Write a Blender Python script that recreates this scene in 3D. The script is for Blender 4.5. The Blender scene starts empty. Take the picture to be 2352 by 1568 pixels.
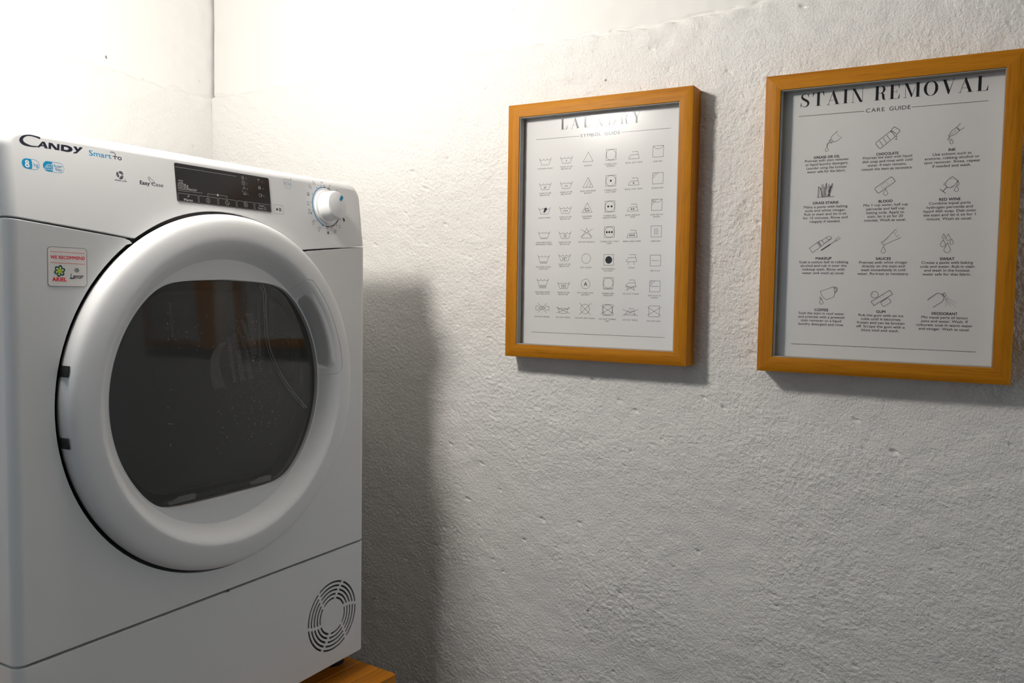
import bpy, bmesh, math, random
import numpy as np
from mathutils import Matrix, Vector

random.seed(7)
rng = np.random.default_rng(11)
C = bpy.context.scene.collection
PI = math.pi

# ------------------------------------------------------------------ layout (metres)
ZB = 0.507            # height of the dryer's own zero level
XD = 0.015            # x of the dryer's centre line
WX = 0.5242           # plane of the right wall
WY = 0.6202           # plane of the back wall
ROOM_X0, ROOM_Y0, ROOM_H = -1.75, -2.6, 2.25

# ------------------------------------------------------------------ camera
CAM = Vector((-0.79652, -0.91950, 0.63606 + ZB))
YAW, PITCH, ROLL, FPX = 1.04988, 0.058776, 0.015742, 1934.66
fwd = Vector((math.sin(YAW) * math.cos(PITCH), math.cos(YAW) * math.cos(PITCH), -math.sin(PITCH)))
rgt = Vector((math.cos(YAW), -math.sin(YAW), 0))
upv = rgt.cross(fwd)
r2 = math.cos(ROLL) * rgt + math.sin(ROLL) * upv
u2 = -math.sin(ROLL) * rgt + math.cos(ROLL) * upv
cd = bpy.data.cameras.new('camera')
cam = bpy.data.objects.new('camera', cd)
C.objects.link(cam)
cam.matrix_world = Matrix(((r2.x, u2.x, -fwd.x, CAM.x), (r2.y, u2.y, -fwd.y, CAM.y), (r2.z, u2.z, -fwd.z, CAM.z), (0, 0, 0, 1)))
cd.sensor_width = 36
cd.lens = FPX / 2352 * 36
cd.clip_start = 0.02
bpy.context.scene.camera = cam

# ------------------------------------------------------------------ world, light, exposure
w = bpy.data.worlds.new('world')
bpy.context.scene.world = w
w.use_nodes = True
w.node_tree.nodes['Background'].inputs[0].default_value = (0.6, 0.75, 1.0, 1)
w.node_tree.nodes['Background'].inputs[1].default_value = 0.05
vs = bpy.context.scene.view_settings
vs.view_transform = 'Standard'
vs.look = 'None'
vs.gamma = 1
vs.use_curve_mapping = False
vs.exposure = 0.0
LAMP = Vector((-0.25, -0.005, 0.636 + 0.53 + ZB))     # frosted globe pendant
LAMP_R = 0.065
LAMP_STRENGTH = 155.0
LAMP_COLOR = (1.0, 0.955, 0.89)
dl = bpy.data.lights.new('front_fill', 'AREA')  # fill light added outside the room to brighten the dryer front
dl.shape = 'RECTANGLE'; dl.size = 0.62; dl.size_y = 1.9
dl.energy = 9.0
dl.color = (0.84, 0.93, 1.0)
dlo = bpy.data.objects.new('front_fill', dl)
C.objects.link(dlo)
dlo.location = (0.18, ROOM_Y0 - 0.35, 1.05)
dlo.rotation_euler = (PI / 2, 0, 0)

wl = bpy.data.lights.new('left_fill', 'AREA')  # cool fill added on the left to tint the dryer's side
wl.shape = 'RECTANGLE'; wl.size = 0.8; wl.size_y = 0.8
wl.energy = 5.0
wl.color = (0.62, 0.82, 1.0)
wlo = bpy.data.objects.new('left_fill', wl)
C.objects.link(wlo)
wlo.location = (ROOM_X0 - 0.25, 0.22, 1.25)
wlo.rotation_euler = (0, -PI / 2, 0)

# ------------------------------------------------------------------ helpers
def tag(o, label=None, cat=None, group=None, kind=None):
    if label: o['label'] = label
    if cat: o['category'] = cat
    if group: o['group'] = group
    if kind: o['kind'] = kind
    return o

def empty(name, loc, rot=(0, 0, 0)):
    o = bpy.data.objects.new(name, None)
    C.objects.link(o)
    o.location = loc; o.rotation_euler = rot
    o.empty_display_size = 0.05
    return o

def link(name, me, mat=None, parent=None, loc=(0, 0, 0), rot=(0, 0, 0)):
    o = bpy.data.objects.new(name, me)
    C.objects.link(o)
    if mat is not None:
        if len(me.materials): me.materials[0] = mat
        else: me.materials.append(mat)
    o.parent = parent
    o.location = loc; o.rotation_euler = rot
    return o

def smooth(me, ang=35):
    bm = bmesh.new(); bm.from_mesh(me)
    lim = math.radians(ang)
    for f in bm.faces: f.smooth = True
    for e in bm.edges:
        e.smooth = len(e.link_faces) == 2 and e.calc_face_angle(0) < lim
    bm.to_mesh(me); bm.free()
    return me

def bm_mesh(bm, name, ang=35):
    bmesh.ops.recalc_face_normals(bm, faces=bm.faces)
    me = bpy.data.meshes.new(name)
    bm.to_mesh(me); bm.free()
    return smooth(me, ang)

def box_bm(x0, x1, y0, y1, z0, z1, bev=0.0, seg=2, bm=None):
    own = bmesh.new()
    vs_ = [own.verts.new((x, y, z)) for x in (x0, x1) for y in (y0, y1) for z in (z0, z1)]
    for q in ((0, 1, 3, 2), (4, 6, 7, 5), (0, 4, 5, 1), (2, 3, 7, 6), (0, 2, 6, 4), (1, 5, 7, 3)):
        own.faces.new([vs_[i] for i in q])
    bmesh.ops.recalc_face_normals(own, faces=own.faces)
    if bev: bmesh.ops.bevel(own, geom=list(own.edges), offset=bev, segments=seg, affect='EDGES', profile=0.5)
    if bm is None: return own
    t = bpy.data.meshes.new('t'); own.to_mesh(t); own.free(); bm.from_mesh(t); bpy.data.meshes.remove(t)
    return bm

def prism_xz(pts, y0, y1):
    """solid from an outline in the x-z plane, between two depths"""
    bm = bmesh.new()
    a = [bm.verts.new((x, y0, z)) for x, z in pts]
    b = [bm.verts.new((x, y1, z)) for x, z in pts]
    n = len(pts)
    bm.faces.new(a); bm.faces.new(b[::-1])
    for i in range(n):
        j = (i + 1) % n
        bm.faces.new((a[j], a[i], b[i], b[j]))
    bmesh.ops.recalc_face_normals(bm, faces=bm.faces)
    return bm

def lathe(prof, n=64, axis='y', bm=None, c=(0, 0, 0), cap=True):
    """prof: (r, h); h runs along the axis"""
    bm = bm or bmesh.new()
    rings = []
    for r, h in prof:
        ring = []
        for i in range(n):
            a = 2 * PI * i / n
            u, v = r * math.cos(a), r * math.sin(a)
            p = (u, h, v) if axis == 'y' else (u, v, h)
            ring.append(bm.verts.new((p[0] + c[0], p[1] + c[1], p[2] + c[2])))
        rings.append(ring)
    for k in range(len(rings) - 1):
        for i in range(n):
            j = (i + 1) % n
            bm.faces.new((rings[k][i], rings[k][j], rings[k + 1][j], rings[k + 1][i]))
    if cap:
        for ring in (rings[0], rings[-1]):
            bm.faces.new(ring)
    return bm

def tube(pts, r, n=8, bm=None, closed=False):
    bm = bm or bmesh.new()
    pts = [Vector(p) for p in pts]
    rings = []
    m = len(pts)
    ref = None
    for i, p in enumerate(pts):
        if closed: t = pts[(i + 1) % m] - pts[i - 1]
        else: t = pts[min(i + 1, m - 1)] - pts[max(i - 1, 0)]
        t.normalize()
        if ref is None: ref = Vector((0, 0, 1)) if abs(t.z) < .9 else Vector((1, 0, 0))
        a = t.cross(ref).normalized(); b = a.cross(t).normalized(); ref = b
        rings.append([bm.verts.new(p + r * (math.cos(2 * PI * k / n) * a + math.sin(2 * PI * k / n) * b)) for k in range(n)])
    rr = range(m) if closed else range(m - 1)
    for i in rr:
        q = rings[(i + 1) % m]
        for k in range(n):
            l = (k + 1) % n
            bm.faces.new((rings[i][k], rings[i][l], q[l], q[k]))
    if not closed:
        bm.faces.new(rings[0]); bm.faces.new(rings[-1])
    return bm

def catmull(pts, n=8, closed=False):
    out = []
    m = len(pts)
    for i in range(m if closed else m - 1):
        p = [pts[(i + k) % m] if closed else pts[min(max(i + k, 0), m - 1)] for k in (-1, 0, 1, 2)]
        for s in range(n):
            t = s / n
            out.append(tuple(0.5 * (2 * p[1][d] + (p[2][d] - p[0][d]) * t + (2 * p[0][d] - 5 * p[1][d] + 4 * p[2][d] - p[3][d]) * t * t
                       + (3 * p[1][d] - p[0][d] - 3 * p[2][d] + p[3][d]) * t ** 3) for d in range(len(p[0]))))
    if not closed: out.append(tuple(pts[-1]))
    return out

def apply_mods(o):
    dg = bpy.context.evaluated_depsgraph_get()
    me = bpy.data.meshes.new_from_object(o.evaluated_get(dg))
    return me

def boolean(a_bm, b_bm, op='INTERSECT', bevel=0.0012, name='m', post=None, ang=30):
    ma = bpy.data.meshes.new('a'); a_bm.to_mesh(ma); a_bm.free()
    mb = bpy.data.meshes.new('b'); b_bm.to_mesh(mb); b_bm.free()
    oa = bpy.data.objects.new('a', ma); ob = bpy.data.objects.new('b', mb)
    C.objects.link(oa); C.objects.link(ob)
    m = oa.modifiers.new('b', 'BOOLEAN'); m.operation = op; m.object = ob; m.solver = 'EXACT'
    if bevel:
        bv = oa.modifiers.new('v', 'BEVEL'); bv.width = bevel; bv.segments = 2
        bv.limit_method = 'ANGLE'; bv.angle_limit = math.radians(40); bv.use_clamp_overlap = True
    me = apply_mods(oa)
    bpy.data.objects.remove(oa); bpy.data.objects.remove(ob)
    me.name = name
    return me

def even_normals(o):
    m = o.modifiers.new('even_normals', 'WEIGHTED_NORMAL'); m.keep_sharp = True; m.weight = 100; m.mode = 'FACE_AREA'
    return o

# ------------------------------------------------------------------ materials
def srgb(r, g, b):
    f = lambda c: (c / 255) / 12.92 if c / 255 <= 0.04045 else ((c / 255 + 0.055) / 1.055) ** 2.4
    return (f(r), f(g), f(b), 1)

class NT:
    def __init__(s, name):
        s.m = bpy.data.materials.new(name); s.m.use_nodes = True
        s.t = s.m.node_tree; s.n = s.t.nodes; s.l = s.t.links
        s.p = s.n['Principled BSDF']; s.out = s.n['Material Output']
    def add(s, ty, **kw):
        nd = s.n.new(ty)
        for k, v in kw.items():
            if k.startswith('i_'):
                key = k[2:]
                nd.inputs[int(key) if key.isdigit() else key].default_value = v
            else: setattr(nd, k, v)
        return nd
    def ln(s, a, b): s.l.new(a, b)

def plain(name, col, rough=0.5, spec=0.5, metal=0.0, bump=0.0, bscale=600, var=0.0):
    k = NT(name)
    k.p.inputs['Base Color'].default_value = col
    k.p.inputs['Roughness'].default_value = rough
    k.p.inputs['Specular IOR Level'].default_value = spec
    k.p.inputs['Metallic'].default_value = metal
    tc = k.add('ShaderNodeTexCoord')
    if bump:
        nz = k.add('ShaderNodeTexNoise', i_Scale=bscale, i_Detail=3.0)
        k.ln(tc.outputs['Object'], nz.inputs['Vector'])
        b = k.add('ShaderNodeBump', i_Strength=bump, i_Distance=0.0005)
        k.ln(nz.outputs['Fac'], b.inputs['Height']); k.ln(b.outputs['Normal'], k.p.inputs['Normal'])
    if var:
        nz2 = k.add('ShaderNodeTexNoise', i_Scale=9.0, i_Detail=5.0)
        k.ln(tc.outputs['Object'], nz2.inputs['Vector'])
        mx = k.add('ShaderNodeMix', data_type='RGBA')
        mx.inputs[6].default_value = tuple(c * (1 - var) for c in col[:3]) + (1,)
        mx.inputs[7].default_value = tuple(min(1, c * (1 + var)) for c in col[:3]) + (1,)
        k.ln(nz2.outputs['Fac'], mx.inputs[0]); k.ln(mx.outputs[2], k.p.inputs['Base Color'])
    return k.m

def plaster(name, col, bump=0.35):
    k = NT(name)
    k.p.inputs['Roughness'].default_value = 0.85
    k.p.inputs['Specular IOR Level'].default_value = 0.25
    tc = k.add('ShaderNodeTexCoord')
    big = k.add('ShaderNodeTexNoise', i_Scale=3.0, i_Detail=6.0)
    k.ln(tc.outputs['Object'], big.inputs['Vector'])
    mx = k.add('ShaderNodeMix', data_type='RGBA')
    mx.inputs[6].default_value = tuple(c * 0.93 for c in col[:3]) + (1,)
    mx.inputs[7].default_value = col
    k.ln(big.outputs['Fac'], mx.inputs[0])
    # a few small dark flecks of colour, for tiny pits
    vo = k.add('ShaderNodeTexNoise', i_Scale=55.0, i_Detail=2.0)
    k.ln(tc.outputs['Object'], vo.inputs['Vector'])
    rp = k.add('ShaderNodeValToRGB')
    rp.color_ramp.elements[0].position = 0.775; rp.color_ramp.elements[1].position = 0.82
    k.ln(vo.outputs['Fac'], rp.inputs[0])
    mx2 = k.add('ShaderNodeMix', data_type='RGBA')
    mx2.inputs[7].default_value = (0.25, 0.22, 0.18, 1)
    k.ln(rp.outputs['Color'], mx2.inputs[0]); k.ln(mx.outputs[2], mx2.inputs[6])
    k.ln(mx2.outputs[2], k.p.inputs['Base Color'])
    fine = k.add('ShaderNodeTexNoise', i_Scale=300.0, i_Detail=2.5, i_Roughness=0.6)
    k.ln(tc.outputs['Object'], fine.inputs['Vector'])
    at = k.add('ShaderNodeAttribute', attribute_name='coat')
    ml = k.add('ShaderNodeMath', operation='MULTIPLY'); ml.inputs[1].default_value = bump
    k.ln(at.outputs['Fac'], ml.inputs[0])
    b = k.add('ShaderNodeBump', i_Distance=0.0040)
    k.ln(ml.outputs[0], b.inputs['Strength'])
    k.ln(fine.outputs['Fac'], b.inputs['Height']); k.ln(b.outputs['Normal'], k.p.inputs['Normal'])
    return k.m

def wood(name, c_lo, c_hi, c_grain, rough=0.45, stretch=(1.6, 90, 90), rand=0.0):
    k = NT(name)
    k.p.inputs['Roughness'].default_value = rough
    k.p.inputs['Specular IOR Level'].default_value = 0.2
    tc = k.add('ShaderNodeTexCoord')
    oi = k.add('ShaderNodeObjectInfo')
    ad = k.add('ShaderNodeVectorMath', operation='MULTIPLY_ADD')
    cb = k.add('ShaderNodeCombineXYZ')
    for i in range(3): k.ln(oi.outputs['Random'], cb.inputs[i])
    k.ln(cb.outputs[0], ad.inputs[0]); ad.inputs[1].default_value = (37, 53, 71)
    k.ln(tc.outputs['Object'], ad.inputs[2])
    mp = k.add('ShaderNodeMapping'); mp.inputs['Scale'].default_value = stretch
    k.ln(ad.outputs[0], mp.inputs['Vector'])
    n1 = k.add('ShaderNodeTexNoise', i_Scale=1.0, i_Detail=4.0, i_Roughness=0.55, i_Distortion=0.4)
    k.ln(mp.outputs[0], n1.inputs['Vector'])
    mp2 = k.add('ShaderNodeMapping'); mp2.inputs['Scale'].default_value = (stretch[0] * 9, stretch[1] * 11, stretch[2] * 11)
    k.ln(ad.outputs[0], mp2.inputs['Vector'])
    n2 = k.add('ShaderNodeTexNoise', i_Scale=1.0, i_Detail=2.0)
    k.ln(mp2.outputs[0], n2.inputs['Vector'])
    r1 = k.add('ShaderNodeValToRGB')
    r1.color_ramp.elements[0].position = 0.3; r1.color_ramp.elements[0].color = c_lo
    r1.color_ramp.elements[1].position = 0.7; r1.color_ramp.elements[1].color = c_hi
    k.ln(n1.outputs['Fac'], r1.inputs[0])
    r2_ = k.add('ShaderNodeValToRGB')
    r2_.color_ramp.elements[0].position = 0.54; r2_.color_ramp.elements[0].color = (0, 0, 0, 1)
    r2_.color_ramp.elements[1].position = 0.92; r2_.color_ramp.elements[1].color = (1, 1, 1, 1)
    k.ln(n2.outputs['Fac'], r2_.inputs[0])
    mx = k.add('ShaderNodeMix', data_type='RGBA'); mx.inputs[7].default_value = c_grain
    k.ln(r1.outputs['Color'], mx.inputs[6]); k.ln(r2_.outputs['Color'], mx.inputs[0])
    if rand:
        hs = k.add('ShaderNodeHueSaturation')
        mr = k.add('ShaderNodeMapRange'); mr.inputs[3].default_value = 1 - rand; mr.inputs[4].default_value = 1 + rand
        k.ln(oi.outputs['Random'], mr.inputs[0]); k.ln(mr.outputs[0], hs.inputs['Value'])
        k.ln(mx.outputs[2], hs.inputs['Color']); k.ln(hs.outputs[0], k.p.inputs['Base Color'])
    else: k.ln(mx.outputs[2], k.p.inputs['Base Color'])
    b = k.add('ShaderNodeBump', i_Strength=0.25, i_Distance=0.0006, invert=True)
    k.ln(r2_.outputs['Color'], b.inputs['Height']); k.ln(b.outputs['Normal'], k.p.inputs['Normal'])
    return k.m

def glass(name, tint, rough=0.02, ior=1.45, haze=0.0, hcol=(0.3, 0.3, 0.3, 1), mult=1.0, wavy=0.0, wscale=8.0):
    """thin clear or smoked pane: fresnel mirror over tinted transparency, with an optional film of haze"""
    k = NT(name)
    k.n.remove(k.p)
    tr = k.add('ShaderNodeBsdfTransparent', i_Color=tint)
    gl = k.add('ShaderNodeBsdfGlossy', i_Roughness=rough)
    gl.inputs['Color'].default_value = (mult, mult, mult, 1)
    ge = k.add('ShaderNodeNewGeometry')
    mr = k.add('ShaderNodeMapRange'); mr.inputs[3].default_value = ior; mr.inputs[4].default_value = 1 / ior
    k.ln(ge.outputs['Backfacing'], mr.inputs[0])
    fr = k.add('ShaderNodeFresnel'); k.ln(mr.outputs[0], fr.inputs['IOR'])
    body = tr.outputs[0]
    if haze:
        df = k.add('ShaderNodeBsdfDiffuse', i_Color=hcol)
        mh = k.add('ShaderNodeMixShader'); mh.inputs[0].default_value = haze
        k.ln(tr.outputs[0], mh.inputs[1]); k.ln(df.outputs[0], mh.inputs[2]); body = mh.outputs[0]
    ms = k.add('ShaderNodeMixShader')
    k.ln(fr.outputs[0], ms.inputs[0]); k.ln(body, ms.inputs[1]); k.ln(gl.outputs[0], ms.inputs[2])
    if wavy:
        tc = k.add('ShaderNodeTexCoord')
        nz = k.add('ShaderNodeTexNoise', i_Scale=wscale, i_Detail=1.0)
        k.ln(tc.outputs['Object'], nz.inputs['Vector'])
        b = k.add('ShaderNodeBump', i_Strength=1.0, i_Distance=wavy)
        k.ln(nz.outputs['Fac'], b.inputs['Height'])
        k.ln(b.outputs['Normal'], gl.inputs['Normal'])
    k.ln(ms.outputs[0], k.out.inputs['Surface'])
    return k.m

def glow(name, col, strength):
    k = NT(name)
    k.n.remove(k.p)
    e = k.add('ShaderNodeEmission', i_Color=tuple(col) + (1,), i_Strength=strength)
    k.ln(e.outputs[0], k.out.inputs['Surface'])
    return k.m

M = {}
M['plaster'] = plaster('rough_plaster', (0.82, 0.805, 0.78, 1), 0.6)
M['paint'] = plain('room_paint', (0.16, 0.155, 0.15, 1), 0.85, 0.2, var=0.03)
M['ceiling'] = plain('ceiling_paint', (0.48, 0.47, 0.45, 1), 0.85, 0.2, var=0.03)
M['floor'] = plain('concrete_floor', (0.12, 0.11, 0.10, 1), 0.7, 0.3, bump=0.3, bscale=60, var=0.15)
M['enamel'] = plain('white_enamel', (0.72, 0.72, 0.715, 1), 0.42, 0.4, bump=0.06, bscale=900)
M['plastic'] = plain('white_plastic', (0.72, 0.72, 0.72, 1), 0.42, 0.35)
M['knob'] = plain('knob_plastic', (0.80, 0.80, 0.80, 1), 0.35, 0.5)
M['black'] = plain('black_plastic', (0.012, 0.012, 0.013, 1), 0.5, 0.4)
M['rubber'] = plain('black_rubber', (0.015, 0.015, 0.015, 1), 0.8, 0.3)
M['display'] = plain('black_display', (0.008, 0.008, 0.009, 1), 0.16, 0.5)
M['ink'] = plain('black_ink', (0.012, 0.012, 0.016, 1), 0.6, 0.2)
M['grey_ink'] = plain('grey_ink', (0.20, 0.20, 0.21, 1), 0.6, 0.2)
M['navy_ink'] = plain('navy_ink', (0.012, 0.013, 0.03, 1), 0.5, 0.3)
M['blue_ink'] = plain('blue_ink', srgb(0, 142, 190), 0.5, 0.3)
M['red_ink'] = plain('red_ink', srgb(235, 16, 44), 0.5, 0.3)
M['pale_ink'] = plain('pale_ink', (0.42, 0.42, 0.41, 1), 0.5, 0.3)
M['dim_ink'] = plain('dim_ink', (0.10, 0.10, 0.10, 1), 0.5, 0.3)
M['white_ink'] = plain('white_ink', (0.80, 0.80, 0.80, 1), 0.5, 0.3)
M['dim_red'] = plain('dim_red_segments', (0.10, 0.006, 0.012, 1), 0.4, 0.3)
M['green_ink'] = plain('green_ink', srgb(0, 84, 62), 0.5, 0.3)
M['lime_ink'] = plain('lime_ink', srgb(190, 205, 40), 0.5, 0.3)
M['sticker'] = plain('sticker_film', (0.80, 0.76, 0.73, 1), 0.4, 0.4)
M['paper'] = plain('poster_paper', (0.80, 0.785, 0.77, 1), 0.7, 0.3)
M['shaded_card'] = plain('shaded_card', (0.36, 0.35, 0.335, 1), 0.7, 0.2)  # spacer card greyed in its colour to imitate shade inside the frame
M['card'] = plain('backing_board', (0.22, 0.14, 0.07, 1), 0.8, 0.2)
M['frame'] = wood('oak_frame', srgb(166, 102, 8), srgb(192, 126, 20), srgb(120, 66, 3), 0.5, (3.0, 120, 120))
M['bench'] = wood('laminated_bamboo', srgb(182, 108, 20), srgb(212, 138, 40), srgb(150, 84, 10), 0.35, (2.0, 160, 60), 0.16)
M['poster_glass'] = glass('poster_glass', (0.985, 0.985, 0.985, 1), 0.20, 1.5, mult=0.42, wavy=0.0012, wscale=7)
M['door_pane'] = glass('smoked_pane', (0.50, 0.50, 0.50, 1), 0.05, 1.5, haze=0.09, hcol=(0.26, 0.26, 0.25, 1))
M['bowl'] = plain('dark_bowl', (0.075, 0.075, 0.073, 1), 0.35, 0.4)
M['bowl_dark'] = plain('dark_rim', (0.012, 0.012, 0.012, 1), 0.3, 0.5)
M['ridge'] = plain('clear_ridge', (0.85, 0.85, 0.84, 1), 0.2, 0.5)
M['ridge_dim'] = plain('dim_ridge', (0.12, 0.12, 0.118, 1), 0.25, 0.5)
M['flap'] = plain('filter_flap', (0.50, 0.49, 0.48, 1), 0.4, 0.4)
M['streak'] = glass('condensation_film', (0.9, 0.9, 0.9, 1), 0.3, 1.33, haze=0.2, hcol=(0.75, 0.73, 0.70, 1))
M['drop'] = plain('water_drop', (0.30, 0.30, 0.30, 1), 0.05, 0.8)
M['cord'] = plain('white_cord', (0.7, 0.7, 0.68, 1), 0.5)
M['lamp'] = glow('lamp_glow', LAMP_COLOR, LAMP_STRENGTH)
M['added_casing'] = plain('added_casing_paint', (0.6, 0.6, 0.58, 1), 0.4)  # casing of the added doorway and window opening

# ------------------------------------------------------------------ room shell
def ffield(n, d, lo, hi, aniso=1.0, ang=0.0, beta=0.0):
    """tileable noise, n x n samples, d metres a sample, wavelengths lo..hi"""
    fx = np.fft.fftfreq(n, d)[None, :]; fy = np.fft.rfftfreq(n, d)[:, None]
    fx, fy = np.broadcast_arrays(np.fft.fftfreq(n, d)[:, None], np.fft.rfftfreq(n, d)[None, :])
    c, s = math.cos(ang), math.sin(ang)
    a = c * fx + s * fy; b = -s * fx + c * fy
    f = np.sqrt((a * aniso) ** 2 + (b) ** 2) + 1e-9
    amp = np.exp(-((np.log(f) - np.log(1 / math.sqrt(lo * hi))) / (0.5 * math.log(hi / lo))) ** 2)
    ph = rng.normal(size=f.shape) + 1j * rng.normal(size=f.shape)
    z = np.fft.irfft2(amp * ph, s=(n, n))
    return z / z.std()

ND, NN = 0.0018, 1024
N_A = ffield(NN, ND, 0.0045, 0.016, 1.35, 0.6)
N_B = ffield(NN, ND, 0.0045, 0.018, 1.35, -0.15)
N_C = ffield(NN, ND, 0.030, 0.10)
N_D = ffield(NN, ND, 0.20, 0.7)
N_E = ffield(NN, ND, 0.016, 0.035, 2.5, 0.4)
N_M = ffield(NN, ND, 0.15, 0.5)

def samp(N, a, b):
    i = np.rint(a / ND).astype(int) % NN; j = np.rint(b / ND).astype(int) % NN
    return N[np.ix_(i, j)]

def sstep(x): 
    x = np.clip(x, 0, 1); return x * x * (3 - 2 * x)

def axis(lo, hi, f0, f1, fine, coarse=0.06):
    a = np.linspace(lo, f0, max(2, int((f0 - lo) / coarse) + 2))[:-1] if f0 > lo + 1e-6 else np.array([])
    b = np.arange(f0, f1, fine)
    c = np.linspace(f1, hi, max(2, int((hi - f1) / coarse) + 2)) if hi > f1 + 1e-6 else np.array([f1])
    return np.concatenate([a, b, c])

def plaster_sheet(name, A, B, ledge, place):
    """A: positions along the wall, B: heights (world z); ledge(A) = height where the render stops"""
    led = ledge(A)[:, None] + 0.0012 * samp(N_C, A, B * 0)[:, :1] + 0.0004 * samp(N_E, A, B * 0)[:, :1]
    below = sstep((led - B[None, :]) / 0.006 + 0.5)
    mix = sstep(samp(N_M, A, B) * 0.8 + 0.5)
    grain = mix * samp(N_A, A, B) + (1 - mix) * samp(N_B, A, B)
    grain = np.clip(grain, -1.8, 2.2)
    # the top band of the render is trowelled flatter, with scrapes
    near = np.exp(-np.clip(led - B[None, :], 0, 9) / 0.10)
    amp = 0.00036 * (1 - 0.45 * near) * (1 + 0.25 * samp(N_D, A, B))
    scr = samp(N_E, A, B)
    h = amp * grain + 0.00042 * scr * (0.25 + near) + 0.0003 * samp(N_C, A, B) + 0.0011 * samp(N_D, A, B)
    pits = np.clip(samp(N_E, A * 1.7 + 0.3, B * 1.7) - 2.35, 0, 1) * 0.004
    h = h - pits
    sm = 0.0003 * samp(N_C, A, B) + 0.0008 * samp(N_D, A, B)
    h = below * h + (1 - below) * (sm - 0.0065)
    # open crack above the edge of the render, in places
    h = h - 0.0028 * np.exp(-((B[None, :] - led - 0.0038) / 0.0020) ** 2) * (0.25 + sstep(samp(N_C, A, B * 0)[:, :1] * 0.5 + 0.5))
    # shallow dragged scar along the edge
    edge = np.exp(-((led - B[None, :]) / 0.005) ** 2)
    h = h + 0.0007 * edge * samp(N_E, A, B)
    na, nb = len(A), len(B)
    P = place(A[:, None] + 0 * h, B[None, :] + 0 * h, h).reshape(-1, 3)
    idx = np.arange(na * nb).reshape(na, nb)
    q = np.stack([idx[:-1, :-1], idx[1:, :-1], idx[1:, 1:], idx[:-1, 1:]], -1).reshape(-1, 4)
    me = bpy.data.meshes.new(name)
    me.vertices.add(len(P)); me.vertices.foreach_set('co', P.astype(np.float32).ravel())
    me.loops.add(q.size); me.loops.foreach_set('vertex_index', q.astype(np.int32).ravel())
    me.polygons.add(len(q)); me.polygons.foreach_set('loop_start', np.arange(0, q.size, 4, dtype=np.int32))
    me.polygons.foreach_set('loop_total', np.full(len(q), 4, dtype=np.int32))
    me.polygons.foreach_set('use_smooth', np.ones(len(q), dtype=bool))
    at = me.attributes.new('coat', 'FLOAT', 'POINT')
    at.data.foreach_set('value', (below * (1 - 0.35 * near) + 0.06 * (1 - below)).astype(np.float32).ravel())
    me.update()
    return me

def ledge_r(y):
    return ZB + np.interp(y, [-0.9, -0.61, -0.558, -0.379, -0.217, 0.014, 0.2, 0.343, 0.618], [1.100, 1.082, 1.077, 1.069, 1.069, 1.071, 1.066, 1.062, 1.057])
def ledge_b(x):
    return ZB + np.interp(x, [-0.4, 0.061, 0.176, 0.318, 0.423, 0.514], [1.085, 1.073, 1.068, 1.060, 1.056, 1.056])

A = axis(ROOM_Y0, WY, -1.06, WY - 0.002, 0.0021)
B = axis(0.0, ROOM_H, 0.30, 1.66, 0.0021)
me = plaster_sheet('wall_right', A, B, ledge_r, lambda a, b, h: np.stack([WX - h, a, b], -1))
me.flip_normals()
tag(link('wall_right', me, M['plaster']), kind='structure')
A = axis(ROOM_X0, WX + 0.02, -0.46, WX + 0.018, 0.0030)
B = axis(0.0, ROOM_H, 1.26, 1.82, 0.0030)
me = plaster_sheet('wall_back', A, B, ledge_b, lambda a, b, h: np.stack([a, WY - h, b], -1))
tag(link('wall_back', me, M['plaster']), kind='structure')

tag(link('floor', bm_mesh(box_bm(ROOM_X0 - .1, WX + .1, ROOM_Y0 - .1, WY + .1, -0.1, 0.0), 'floor'), M['floor']), kind='structure')
tag(link('ceiling', bm_mesh(box_bm(ROOM_X0 - .1, WX + .1, ROOM_Y0 - .1, WY + .1, ROOM_H, ROOM_H + .1), 'ceiling'), M['ceiling']), kind='structure')
WY0, WY1, WZ0, WZ1 = -0.14, 0.54, 0.80, 1.65      # opening added in the left wall to let the cool fill in
bm = box_bm(ROOM_X0 - .12, ROOM_X0, ROOM_Y0, WY0, 0, ROOM_H)
box_bm(ROOM_X0 - .12, ROOM_X0, WY1, WY + .1, 0, ROOM_H, bm=bm)
box_bm(ROOM_X0 - .12, ROOM_X0, WY0, WY1, 0, WZ0, bm=bm)
box_bm(ROOM_X0 - .12, ROOM_X0, WY0, WY1, WZ1, ROOM_H, bm=bm)
tag(link('wall_left', bm_mesh(bm, 'wall_left'), M['paint']), kind='structure')
bm = box_bm(ROOM_X0 - .08, ROOM_X0 - .03, WY0, WY0 + .05, WZ0, WZ1, .003)
box_bm(ROOM_X0 - .08, ROOM_X0 - .03, WY1 - .05, WY1, WZ0, WZ1, .003, bm=bm)
box_bm(ROOM_X0 - .08, ROOM_X0 - .03, WY0 + .05, WY1 - .05, WZ0, WZ0 + .05, .003, bm=bm)
box_bm(ROOM_X0 - .08, ROOM_X0 - .03, WY0 + .05, WY1 - .05, WZ1 - .05, WZ1, .003, bm=bm)
tag(link('added_window_1', bm_mesh(bm, 'added_window_1'), M['added_casing']), kind='structure')
DX0, DX1 = -0.14, 0.50          # doorway added behind the camera to let the front fill in
bm = box_bm(ROOM_X0 - .12, DX0, ROOM_Y0 - .12, ROOM_Y0, 0, ROOM_H)
box_bm(DX1, WX + .1, ROOM_Y0 - .12, ROOM_Y0, 0, ROOM_H, bm=bm)
box_bm(DX0, DX1, ROOM_Y0 - .12, ROOM_Y0, 2.0, ROOM_H, bm=bm)
tag(link('wall_front', bm_mesh(bm, 'wall_front'), M['paint']), kind='structure')
bm = box_bm(DX0 - .06, DX0, ROOM_Y0 - .13, ROOM_Y0 + .015, 0, 2.06, 0.003)
box_bm(DX1, DX1 + .06, ROOM_Y0 - .13, ROOM_Y0 + .015, 0, 2.06, 0.003, bm=bm)
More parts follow.
